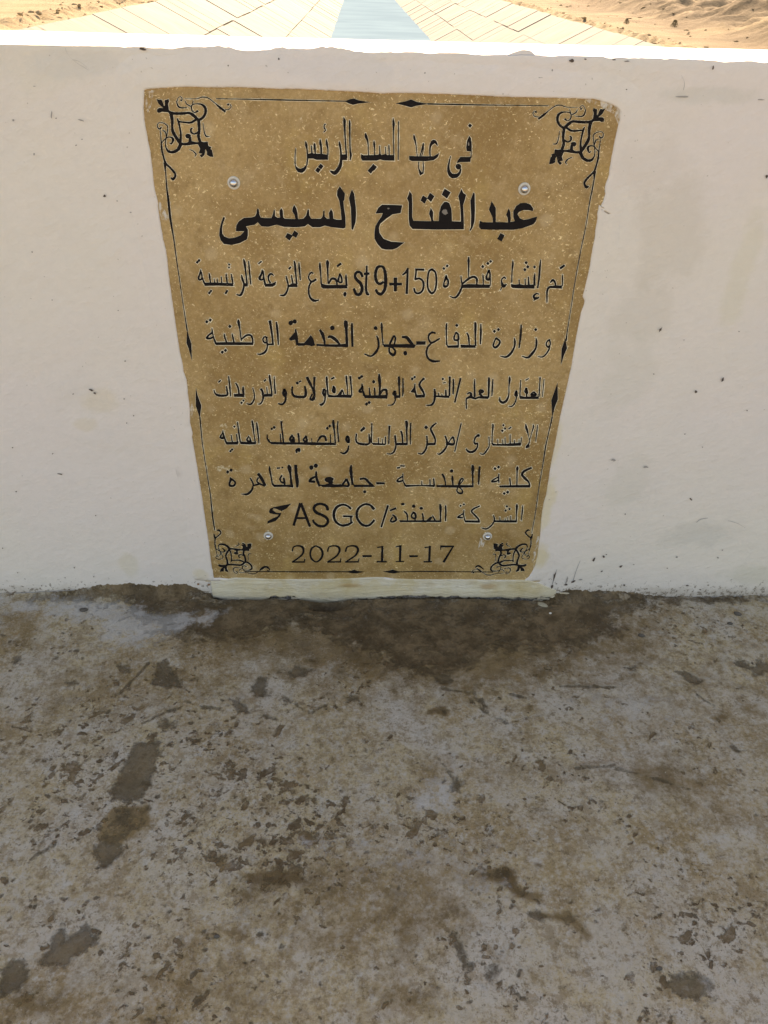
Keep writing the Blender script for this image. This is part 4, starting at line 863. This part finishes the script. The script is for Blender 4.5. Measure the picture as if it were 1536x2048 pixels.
# the wall plaster is feathered up to and slightly over the slab
rows = [(.0, SY + .0012), (.0, -.0040), (.003, -.0046), (.012, -.0042), (.024, -.0030), (.038, -.0014), (.055, .0022)]
GX = []; GY = []; GZ = []
for k, (off, y_) in enumerate(rows):
    wv = (fbm(ii * .05, ii * 0 + 3.0 + k, 3) - .5)
    o_ = off * (1 + .5 * wv) if k > 1 else off
    Q = W1 + nrm * np.asarray(o_).reshape(-1, 1) if k > 1 else W1 + nrm * (0.0 + .0006 * k)
    GX.append(Q[:, 0]); GZ.append(Q[:, 1])
    GY.append(np.full(nW, y_) + (wv * .0012 if k > 1 else 0))
GX, GY, GZ = (np.array([np.append(r_, r_[0]) for r_ in G]) for G in (GX, GY, GZ))
GZ[2:] = np.where((GZ[2:] < pz0 - .001), pz0 - .001, GZ[2:])
grid_obj('plaster_surround', GX[::-1], GY[::-1], GZ[::-1], MW, wall)

# cream mortar band between slab and floor
m = Mat('cream_mortar', .8, .2)
c = m.mix(m.ramp(m.noise(7, 4), .35, .65), (.64, .53, .33), (.72, .65, .50))
sx = m.n.new('ShaderNodeSeparateXYZ'); m.l.new(m.pos, sx.inputs[0])
st = m.noise(1, 7, .7, m.map((22, 22, 75)))
c = m.mix(m.ramp(m.math('ADD', m.noise(16, 6, .7), m.math('MULTIPLY', sx.outputs['Z'], 3)), .58, .66, 0, .5), c, (.72, .66, .56))
c = m.mix(m.ramp(m.noise(10, 4, .6, m.map(loc=(5, 5, 5))), .52, .66, 0, .5), c, (.52, .38, .17))
c = m.mix(m.ramp(st, .54, .70, 0, .45), c, (.42, .34, .22))
for q, rr in (((975, 1170), (.03, 1, .012)), ((700, 1168), (.04, 1, .01))):
    x_, z_ = on_wall(*q); c = m.mix(m.ramp(m.blob((x_, 0, z_), rr), .0, .8, 0, .6), c, (.42, .24, .09))
c = m.mix(m.ramp(m.math('ADD', sx.outputs['Z'], m.math('MULTIPLY', m.noise(40, 4), .02)), .030, .006, 0, .5), c, (.50, .43, .32))
m.color(c); m.bump(st, .005, .9)
MM = m.m
bxs = np.linspace(on_wall(424, 1175)[0], on_wall(1112, 1180)[0], 420)
topz = np.interp(bxs, *zip(*[on_wall(*q) for q in ((424,1154),(450,1157),(470,1154),(500,1154.5),(541,1157),(640,1157),(700,1155),(765,1152.5),(775,1156),(850,1157.5),(940,1157.5),(1040,1158.5),(1056,1158),(1074,1164),(1112,1180))]))
topz += (fbm(bxs * 60, bxs * 0, 3) - .5) * .0016
botz = np.interp(bxs, *zip(*[on_wall(*q) for q in ((424,1197),(470,1201),(520,1199),(552,1192),(590,1192),(625,1206),(650,1209),(690,1203),(720,1200),(760,1194),(820,1190),(960,1194),(1080,1196),(1112,1192))]))
botz += (fbm(bxs * 38, bxs * 0 + 5, 5, .7) - .5) * .024 + .003
nr = 22
BX = np.tile(bxs, (nr + 2, 1)); BY = np.zeros_like(BX); BZ = np.zeros_like(BX)
taper = np.clip(np.minimum(bxs - bxs[0], bxs[-1] - bxs) / .04, 0, 1)
for k in range(nr + 2):
    t = np.clip((k - 1) / (nr - 1), 0, 1)
    BZ[k] = botz + (topz - botz) * t
    d = .0052 - .0012 * t + .0022 * (fbm(bxs * 4, t * 5 + bxs * 0, 3) - .5) + .0016 * (vnoise(bxs * 12, t * 26 + bxs * 0) - .5)
    BY[k] = -d * (.45 + .55 * taper) - .001
BY[0] = .004; BY[-1] = .004
grid_obj('mortar_band', BX, BY, BZ, MM, wall)
# broken plaster flakes along the foot
MFL = simple('plaster_flake_paint', (.55, .47, .34), .85)
for q, r_ in (((440, 1200), 9), ((470, 1203), 8), ((492, 1200), 7), ((560, 1196), 9), ((620, 1206), 10), ((690, 1206), 8), ((705, 1201), 9), ((770, 1197), 8), ((1075, 1197), 8), ((1108, 1190), 9), ((1125, 1182), 7)) + tuple(((random.uniform(428, 1100), random.uniform(1192, 1201)), random.uniform(4, 8)) for _ in range(22)):
    x_, z_ = on_wall(*q); s_ = r_ * .00105; P = []
    for t in range(8):
        w = random.uniform(.35, 1.3); P.append((x_ + 1.7 * s_ * w * math.cos(t * .785), -.0055 - random.uniform(.001, .004), z_ + .38 * s_ * w * math.sin(t * .785)))
    V = P + [(a, b + .003, c_) for a, b, c_ in P]
    F = [tuple(range(7, -1, -1)), tuple(range(8, 16))] + [(t, (t + 1) % 8, 8 + (t + 1) % 8, 8 + t) for t in range(8)]
    mesh_obj('plaster_flake', V, F, MFL, wall)

# lettering
RIM = [rim_material('engraved_rim_%d' % k, a) for k, a in enumerate((.25, .6, .9, 1.25))]
PNT = [paint_material('black_paint_%d' % k, a) for k, a in enumerate((.1, .6, 1.0, 1.4))]
MWORN = simple('worn_grey_paint', (.23, .20, .17), .8)
pick = lambda L, ths, v: L[sum(v > t for t in ths)]
def engrave(name, polyfn, rim, wear):
    p, worn = polyfn(.36, 0.0)
    o = flat_mesh(name, p, SY - .0008, pick(PNT, (.35, .75, 1.05), wear), plaque)
    g = .80 + .58 * rim
    random.seed(len(p) * 7 + int(rim * 100))
    q, _ = polyfn(g, .45)
    e = flat_mesh('engraved_edge', q, SY - .0003, pick(RIM, (.35, .65, .85), rim), plaque, dy=3e-6, shift=(.15, .28))
    e.parent = o; e.location = (0, 0, 0)
    if worn:
        w = flat_mesh('worn_patch', [('poly', w_, None) for w_ in worn], SY - .0012, MWORN, plaque); w.parent = o; w.location = (0, 0, 0)
    return o
for rim, wear, txt in WORDS:
    tile, body = txt.split('|', 1)
    ox, oy = TILES[tile.strip()]
    tr = lambda a, b, ox=ox, oy=oy: (ox + a / 6, oy + b / 6)
    engrave('engraved_letters', lambda g, w: parse(body, tr, 1 / 6, g, w), rim, wear)
S4 = np.array([[a, b, 1, a * b / 1500] for a, b in SC_SRC])
for dst, rim, wear in CORNERS:
    A = np.linalg.solve(S4, np.array(dst))
    tr = lambda a, b, A=A: tuple(np.array([a, b, 1, a * b / 1500]) @ A)
    sc = math.sqrt(abs(np.linalg.det(A[:2, :]))) * (1.0 if rim > .7 else 1.0)
    engrave('corner_scroll', lambda g, w: parse(SCROLL, tr, sc, g * .8, w), rim, wear)
for k, txt in enumerate(FRAME):
    engrave('border_line', lambda g, w: parse(txt, lambda a, b: (a, b), 1.0, g * .8, w), .85 if k < 6 else .3, .6)

# pale scuffs and mortar smears on the slab
msm = Mat('pale_smear', .85, .2)
msm.color(msm.mix(msm.ramp(msm.noise(1, 4, .7, msm.map((140, 140, 60))), .42, .62), stone_color(msm), (.62, .57, .50)))
msm2 = Mat('light_smear', .85, .2)
msm2.color(msm2.mix(msm2.ramp(msm2.noise(70, 5, .7), .50, .64), stone_color(msm2), (.66, .56, .38)))
SM = [([(292,183),(302,182),(306,196),(302,215),(296,225),(291,205)], 0), ([(303,180),(310,181),(308,200),(303,196)], 0), ([(319,400),(326,412),(334,428),(340,434),(336,440),(324,438),(320,425)], 0), ([(374,440),(380,433),(388,438),(390,445),(383,443),(376,445)], 1),
      ([(1168,197),(1190,199),(1200,210),(1190,212),(1178,206)], 0), ([(1198,201),(1222,206),(1240,220),(1239,240),(1230,228),(1214,221),(1200,212)], 0), ([(1228,226),(1239,236),(1237,252),(1232,240)], 0), ([(306,330),(314,333),(325,334),(314,337),(308,342)], 1),
      ([(384,800),(388,815),(385,835),(381,818)], 0), ([(430,934),(445,929),(470,930),(495,935),(480,942),(450,939),(436,944)], 1), ([(440,850),(452,842),(456,860),(440,872),(430,880),(436,864)], 1), ([(932,193),(960,189),(962,193),(950,198),(936,197)], 1),
      ([(1150,545),(1165,540),(1170,546),(1160,550)], 1), ([(1074,1070),(1079,1072),(1071,1110),(1066,1135),(1064,1120)], 0), ([(424,1145),(436,1148),(432,1155),(426,1154)], 1), ([(960,1075),(972,1080),(962,1100),(955,1098)], 0), ([(528,1052),(538,1050),(545,1060),(528,1062)], 1),
      ([(416,1080),(421,1082),(420,1090),(417,1088)], 1), ([(660,250),(668,248),(664,256)], 1), ([(596,232),(606,230),(602,240)], 1), ([(858,255),(863,250),(861,264)], 1), ([(895,252),(900,256),(899,264)], 1), ([(835,205),(842,212),(846,206),(842,222),(837,216)], 1), ([(720,1012),(740,1010),(744,1013),(722,1014)], 1)]
for P, kd in SM:
    Q = []
    for i in range(len(P)):
        a = np.array(P[i], float); b = np.array(P[(i + 1) % len(P)], float)
        for k in range(3): Q.append(a + (b - a) * k / 3 + np.array([random.uniform(-.7, .7), random.uniform(-.7, .7)]))
    SMK = globals().get('SMK', 0) + 1
    flat_mesh('mortar_smear', [('poly', Q, None)], SY - .00008 - SMK * 9e-6, (msm.m, msm2.m)[kd], plaque)

# screws
MWASH = simple('white_nylon_washer', (.62, .58, .50), .5, .4)
MST = simple('polished_steel', (.62, .63, .66), .16, .5, 1.0)
def lathe(prof, n=28):
    v, f = [], []
    for r_, y_ in prof:
        for k in range(n):
            a = 2 * math.pi * k / n; v.append((r_ * math.cos(a), y_, r_ * math.sin(a)))
    for i in range(len(prof) - 1):
        for k in range(n):
            f.append((i * n + k, i * n + (k + 1) % n, (i + 1) * n + (k + 1) % n, (i + 1) * n + k))
    f.append(tuple(range((len(prof) - 1) * n, len(prof) * n)))
    return v, f
for px, py, k in ((468, 365, 1), (1048, 377, .98), (537, 1070, 1.0), (974.5, 1071, 1.0)):
    x_, z_ = on_wall(px, py)
    v, f = lathe([(.0105 * k, .003), (.0105 * k, -.0015), (.0098 * k, -.0026), (.0070 * k, -.0026), (.0068 * k, -.0018), (.001, -.0018)])
    sc_ = mesh_obj('screw', [(a + x_, b + SY, c_ + z_) for a, b, c_ in lathe([(.0068 * k, .002), (.0068 * k, -.0035), (.0062 * k, -.0058), (.0050 * k, -.0076), (.0032 * k, -.0088), (.0012 * k, -.0093)])[0]],
                   lathe([(1, 0)] * 6)[1], MST, plaque, True)
    w_ = mesh_obj('washer', [(a + x_, b + SY, c_ + z_) for a, b, c_ in v], f, MWASH, plaque, True)
    w_.parent = sc_; w_.location = (0, 0, 0)

# ------------------------------------------------------------------ small loose things on the walkway
MP = Mat('dark_pebble', .6, .3); MP.color(MP.mix(MP.noise(90, 4), (.06, .05, .04), (.13, .11, .09))); MP = MP.m
MPL = simple('plaster_chip', (.36, .31, .22), .8)
def stone(name, px, py, r, flat, mat, ang=0):
    x_, y_ = on_level(px, py)
    me = bpy.data.meshes.new(name); import bmesh
    bm = bmesh.new(); bmesh.ops.create_icosphere(bm, subdivisions=2, radius=1)
    for v in bm.verts:
        k = random.uniform(.82, 1.1); v.co = Vector((v.co.x * r * k, v.co.y * r * .62 * k, v.co.z * r * flat * k))
    bm.to_mesh(me); bm.free(); me.materials.append(mat)
    for p in me.polygons: p.use_smooth = True
    o = bpy.data.objects.new(name, me); COL.objects.link(o)
    iy, ix = np.searchsorted(ys, y_), np.searchsorted(xs, x_)
    o.location = (x_, y_, float(Z[min(iy, len(ys) - 1), ix]) + r * flat * .45); o.rotation_euler = (0, 0, R(ang))
    return o
for px, py, r, fl, an, lab in ((1475, 1227, .0095, .45, -25, 'larger dark oval pebble on the cement near the right end of the wall foot'), (1460, 1247, .0070, .5, -10, 'small dark pebble just below a larger one near the right edge'),
                               (1283, 1271, .0085, .4, -10, 'flat dark pebble on pale cement right of the damp patch'), (168, 1222, .0100, .4, 5, 'dark flat stone on whitish cement left below the wall foot'), (434, 1873, .0050, .6, 0, 'tiny dark round pebble in the lower left of the cement floor'),
                               (1318, 1938, .0050, .5, 0, 'tiny dark pebble near a brown diamond-shaped stain at lower right')):
    tag(stone('pebble', px, py, r, fl, MP, an), lab, 'pebble', 'pebbles lying on the cement floor')
fl = stone('plaster_chip', 1085, 1207, .013, .28, MPL, -30)
tag(fl, 'tan oval flake of plaster lying at the wall foot below the plaque corner', 'plaster chip')
fl = stone('plaster_chip', 1101, 1225, .0035, .7, simple('white_crumb', (.7, .66, .6)), 0)
tag(fl, 'tiny white crumb of plaster beside the tan flake', 'plaster chip')

# ------------------------------------------------------------------ bridge deck below the walkway
deckm = simple('deck_concrete', (.36, .33, .28), .85)
def box(name, x0, x1, y0, y1, z0, z1, mat, parent=None):
    v = [(x0,y0,z0),(x1,y0,z0),(x1,y1,z0),(x0,y1,z0),(x0,y0,z1),(x1,y0,z1),(x1,y1,z1),(x0,y1,z1)]
    return mesh_obj(name, v, [(0,3,2,1),(4,5,6,7),(0,1,5,4),(1,2,6,5),(2,3,7,6),(3,0,4,7)], mat, parent)
tag(box('bridge_deck', -30, 30, -6.0, THK - .01, -1.1, -.075, deckm), kind='structure')

# ------------------------------------------------------------------ canal, banks, desert
H_W, XL, XR = 9.3, -3.75, 10.25
HL, HR = 3.25, 4.4
XLB, XRB = -16.2, 20.2
zl = CH - HL; zr = CH - HR; zw = CH - H_W
gx = np.concatenate([-np.geomspace(3000, 75, 26)[:-1], np.arange(-75, XLB - .3, .42), [XLB - .02, XLB, XL - 1.2, XL, XR, XR + 1.2, XRB, XRB + .02], np.arange(XRB + .42, 85, .42), np.geomspace(85.5, 3000, 26)])
gx = np.unique(gx)
gy = np.concatenate([-np.geomspace(2500, 12, 14)[:-1], np.linspace(-12, 36, 20)[:-1], np.arange(36, 150, .42), np.geomspace(151, 420, 70), np.geomspace(430, 4000, 24)])
GX_, GY_ = np.meshgrid(gx, gy)
def land(X, Y):
    z = np.where(X < 2, zl, zr) + 0 * X
    inside = (X > XLB) & (X < XRB)
    sl = np.interp(X, [XLB, XL, XL + .01, XR - .01, XR, XRB], [zl, zw, zw - 1.5, zw - 1.5, zw, zr])
    dl = np.clip(XLB - X, 0, None); dr = np.clip(X - XRB, 0, None)
    rough = fbm(X * .9, Y * .9, 4) - .5
    # left bank: sand flat with curved wheel tracks and a rim of loose clods
    rr = np.hypot(X + 44, (Y - 74))
    tracks = -.10 * np.exp(-((rr % 3.1 - 1.5) / .3) ** 2) * np.exp(-((rr - 10) / 7) ** 2)
    left = rough * .12 * np.clip(dl / 2, 0, 1) + tracks * (dl > 3) + .55 * np.exp(-((dl - 1.9) / .9) ** 2) * (fbm(X * 1.6 + 3, Y * .8, 4) > .50) * (fbm(X * 2.5, Y * 2.5, 3)) + .22 * np.clip((dl - 30) / 30, 0, 2) ** 2
    # right bank: graded track, then a dug-over rise with heaps
    n = fbm(X * .13 + 7, Y * .13 + 2, 5)
    rise = np.clip((dr - 7.5 - (Y - 60) * .04) / 5, 0, 1); rise = rise * rise * (3 - 2 * rise)
    right = rough * .10 * np.clip(dr / 1.5, 0, 1) + rise * (1.3 + (n - .5) * 3.4 + (fbm(X * .55, Y * .55, 4) - .5) * 1.3) + .35 * np.exp(-((dr - 1.1) / .6) ** 2) * (fbm(X * 2.2, Y * 1.1 + 4, 3) > .55)
    bank = np.where(X < 2, left, right) + (fbm(X * .01, Y * .01, 4) - .5) * 14 * np.clip((np.abs(X) - 90) / 500, 0, 1) + 10 * fbm(X * .004, Y * .004, 3) * np.clip((Y - 500) / 1500, 0, 1)
    near = (Y < 30)
    return np.where(inside, sl, z + np.where(near, 0, bank))
GZ_ = land(GX_, GY_)
m = Mat('desert_sand', .95, .1)
sand = m.mix(m.ramp(m.noise(.22, 5, .6), .35, .65), (.275, .205, .120), (.345, .265, .165))
sx = m.n.new('ShaderNodeSeparateXYZ'); m.l.new(m.pos, sx.inputs[0])
earth = m.mix(m.ramp(m.noise(.5, 7, .7), .38, .62), (.125, .088, .054), (.200, .145, .090))
rt = m.ramp(m.math('ADD', sx.outputs['X'], m.math('MULTIPLY', m.noise(.25, 4), 9)), 24, 33)
c = m.mix(m.math('MULTIPLY', rt, .9), sand, m.mix(m.ramp(m.noise(.16, 5, .6, m.map(loc=(9, 3, 0))), .48, .62), earth, (.25, .185, .11)))
c = m.mix(m.ramp(m.noise(1.6, 5, .7), .55, .72, 0, .55), c, (.21, .14, .075))
c = m.mix(m.ramp(m.noise(4, 4, .7), .60, .72, 0, .5), c, (.17, .11, .06))
m.color(c); m.bump(m.noise(3.0, 6, .7), .25, .6)
MSAND = m.m
tag(grid_obj('desert_ground', GX_, GY_, GZ_, MSAND), kind='structure')

m = Mat('canal_water_surface', .5, 0.0)
m.color(m.mix(m.ramp(m.noise(.16, 4, .6, m.map((.5, 1, 1))), .35, .65), (.170, .245, .300), (.200, .285, .340)))  # reflected sky is put into this pale blue base colour, specular off
m.bump(m.noise(2.2, 4, .6, m.map((1, .5, 1))), .01, .2)
tag(mesh_obj('canal_water', [(XL - .8, -400, zw + .19), (XR + .8, -400, zw + .19), (XR + .8, 4000, zw + .19), (XL - .8, 4000, zw + .19)], [(0, 1, 2, 3)], m.m), kind='structure')

# concrete lining, slab by slab
m = Mat('lining_concrete', .85, .2)
c = m.mix(m.ramp(m.noise(.35, 5, .6), .35, .65), (.190, .186, .168), (.235, .229, .205))
oi = m.n.new('ShaderNodeObjectInfo')
c = m.mix(m.ramp(oi.outputs['Random'], 0, 1, 0, .3), c, (.165, .152, .125))
c = m.mix(m.ramp(m.noise(1, 5, .7, m.map((.35, 3.5, .35), (0, 0, 0))), .50, .66, 0, .5), c, (.14, .115, .08))
m.color(c); MLIN = m.m
lin = empty('canal_lining', (0, 0, zw)); tag(lin, kind='structure')
random.seed(3)
LEN, ROWS = 3.6, 3
slab_me = {}
def slab_mesh(side):
    xa, za, xb, zb = (XL, zw, XLB, zl) if side < 0 else (XR, zw, XRB, zr)
    out = []
    for r_ in range(ROWS):
        t0, t1 = r_ / ROWS + .003, (r_ + 1) / ROWS - .003
        a = np.array((xa + (xb - xa) * t0, za + (zb - za) * t0)); b = np.array((xa + (xb - xa) * t1, za + (zb - za) * t1))
        u = (b - a) / np.linalg.norm(b - a); n_ = np.array((-u[1], u[0])); n_ = n_ if n_[1] > 0 else -n_
        out.append((a + n_ * .03, b + n_ * .03, n_))
    return out
for side in (-1, 1):
    P = slab_mesh(side)
    for r_, (a, b, n_) in enumerate(P):
        v = []
        for (q, dz) in ((a, 0), (b, 0), (b, .13), (a, .13)):
            for y_ in (.03, LEN - .03): v.append((q[0] + n_[0] * dz, y_, q[1] + n_[1] * dz - zw))
        me = bpy.data.meshes.new('slab'); me.from_pydata(v, [], [(0,1,3,2),(2,3,5,4),(4,5,7,6),(6,7,1,0),(0,2,4,6),(1,7,5,3)]); me.update(); me.materials.append(MLIN)
        slab_me[side, r_] = me
for i in range(49):
    for side in (-1, 1):
        for r_ in range(ROWS):
            o = bpy.data.objects.new('slab', slab_me[side, r_]); COL.objects.link(o); o.parent = lin
            o.location = (0, 48 + i * LEN, random.uniform(-.04, .05))
            o.rotation_euler = (0, 0, 0)
# the lining nearer than 48 m and beyond the counted slabs
V, F = [], []
for side in (-1, 1):
    for (a, b, n_) in slab_mesh(side):
        for y0_ in list(np.arange(1.9, 47.5, LEN)) + list(np.arange(48 + 49 * LEN, 900, LEN * 4)):
            L_ = LEN if y0_ < 48 else LEN * 4
            k = len(V)
            for q in (a, b):
                for y_ in (y0_ + .06, y0_ + L_ - .06): V.append((q[0] + n_[0] * .13, y_, q[1] + n_[1] * .13 - zw))
            F.append((k, k + 1, k + 3, k + 2))
o = mesh_obj('far_slabs', V, F, MLIN); o.parent = lin; tag(o, kind='stuff')

# clods of dug earth along both banks: nobody could count them
V, F = [], []
import bmesh
bm = bmesh.new(); bmesh.ops.create_icosphere(bm, subdivisions=1, radius=1)
IV = [tuple(v.co) for v in bm.verts]; IF = [tuple(v.index for v in f.verts) for f in bm.faces]; bm.free()
for k in range(1250):
    if k < 500: x_, y_ = XLB - abs(random.gauss(0, 1)) * 2.0 - .3, random.uniform(42, 150)
    elif k < 800: x_, y_ = XRB + abs(random.gauss(0, 1)) * 1.6 + .2, random.uniform(45, 170)
    elif k < 900: x_, y_ = random.uniform(-60, -20), random.uniform(45, 110)
    else: x_, y_ = random.uniform(XRB + 6, 80), random.uniform(48, 150)
    s_ = random.choice((.06, .08, .1, .14, .22)) * random.uniform(.6, 1.3) * (1.0 if k >= 900 else .7)
    z_ = float(land(np.array([x_]), np.array([y_]))[0]); b0 = len(V)
    for a, b, c_ in IV:
        w = random.uniform(.7, 1.2); V.append((x_ + a * s_ * w * 1.3, y_ + b * s_ * w, z_ + c_ * s_ * w * .7))
    F += [tuple(b0 + q for q in f) for f in IF]
m = Mat('earth_clod', .95, .1); m.color(m.mix(m.noise(.8, 4), (.20, .135, .075), (.42, .31, .18)))
tag(mesh_obj('earth_clods', V, F, m.m), kind='stuff')

# dry shrubs on the rise of the right bank
def far_point(px, py, guess):
    z = guess
    for _ in range(12):
        x_, y_ = on_level(px, py, z); z = float(land(np.array([x_]), np.array([y_]))[0])
    return x_, y_, z
ml = Mat('dry_leaves', .9, .1); ml.color(ml.mix(ml.noise(3, 3), (.10, .075, .035), (.20, .155, .08))); ml = ml.m
mt = simple('dry_stem', (.16, .11, .07), .9)
for px, py, s_, lab in ((1358, 6, .55, 'dark dry shrub on the crest of the right bank, leftmost at the picture top'), (1441, 17, .8, 'larger pointed dry shrub on the dug earth of the right bank'), (1471, 21, .42, 'low dry shrub just right of the pointed one'),
                        (1253, 48, .45, 'small dry tuft beside the graded track near the lining edge')):
    x_, y_, z_ = far_point(px, py, zr + 1.3)
    rt_ = empty('dry_shrub', (x_, y_, z_)); tag(rt_, lab, 'shrub', 'dry shrubs on the right bank')
    V, F = [], []
    for k in range(260):
        h = random.random() ** .8; r_ = (1 - h * .75) * s_ * .8 * random.random() ** .5; a = random.uniform(0, 6.283)
        q = Vector((r_ * math.cos(a), r_ * math.sin(a), h * s_)); u = Vector((random.gauss(0, 1), random.gauss(0, 1), random.gauss(0, 1))).normalized(); w = u.orthogonal()
        l_ = s_ * .09; b0 = len(V); V += [tuple(q - u * l_), tuple(q + w * l_ * .5), tuple(q + u * l_), tuple(q - w * l_ * .5)]; F.append((b0, b0 + 1, b0 + 2, b0 + 3))
    o = mesh_obj('foliage', V, F, ml); o.parent = rt_
    V, F = [], []
    for k in range(9):
        a = random.uniform(0, 6.283); t_ = Vector((math.cos(a) * s_ * .4, math.sin(a) * s_ * .4, s_ * random.uniform(.5, .9))); b0 = len(V); d_ = .018
        V += [(-d_, 0, -.05), (d_, 0, -.05), (0, d_, -.05), tuple(t_)]; F += [(b0, b0 + 1, b0 + 3), (b0 + 1, b0 + 2, b0 + 3), (b0 + 2, b0, b0 + 3)]
    o = mesh_obj('stem', V, F, mt); o.parent = rt_
bpy.context.view_layer.update()
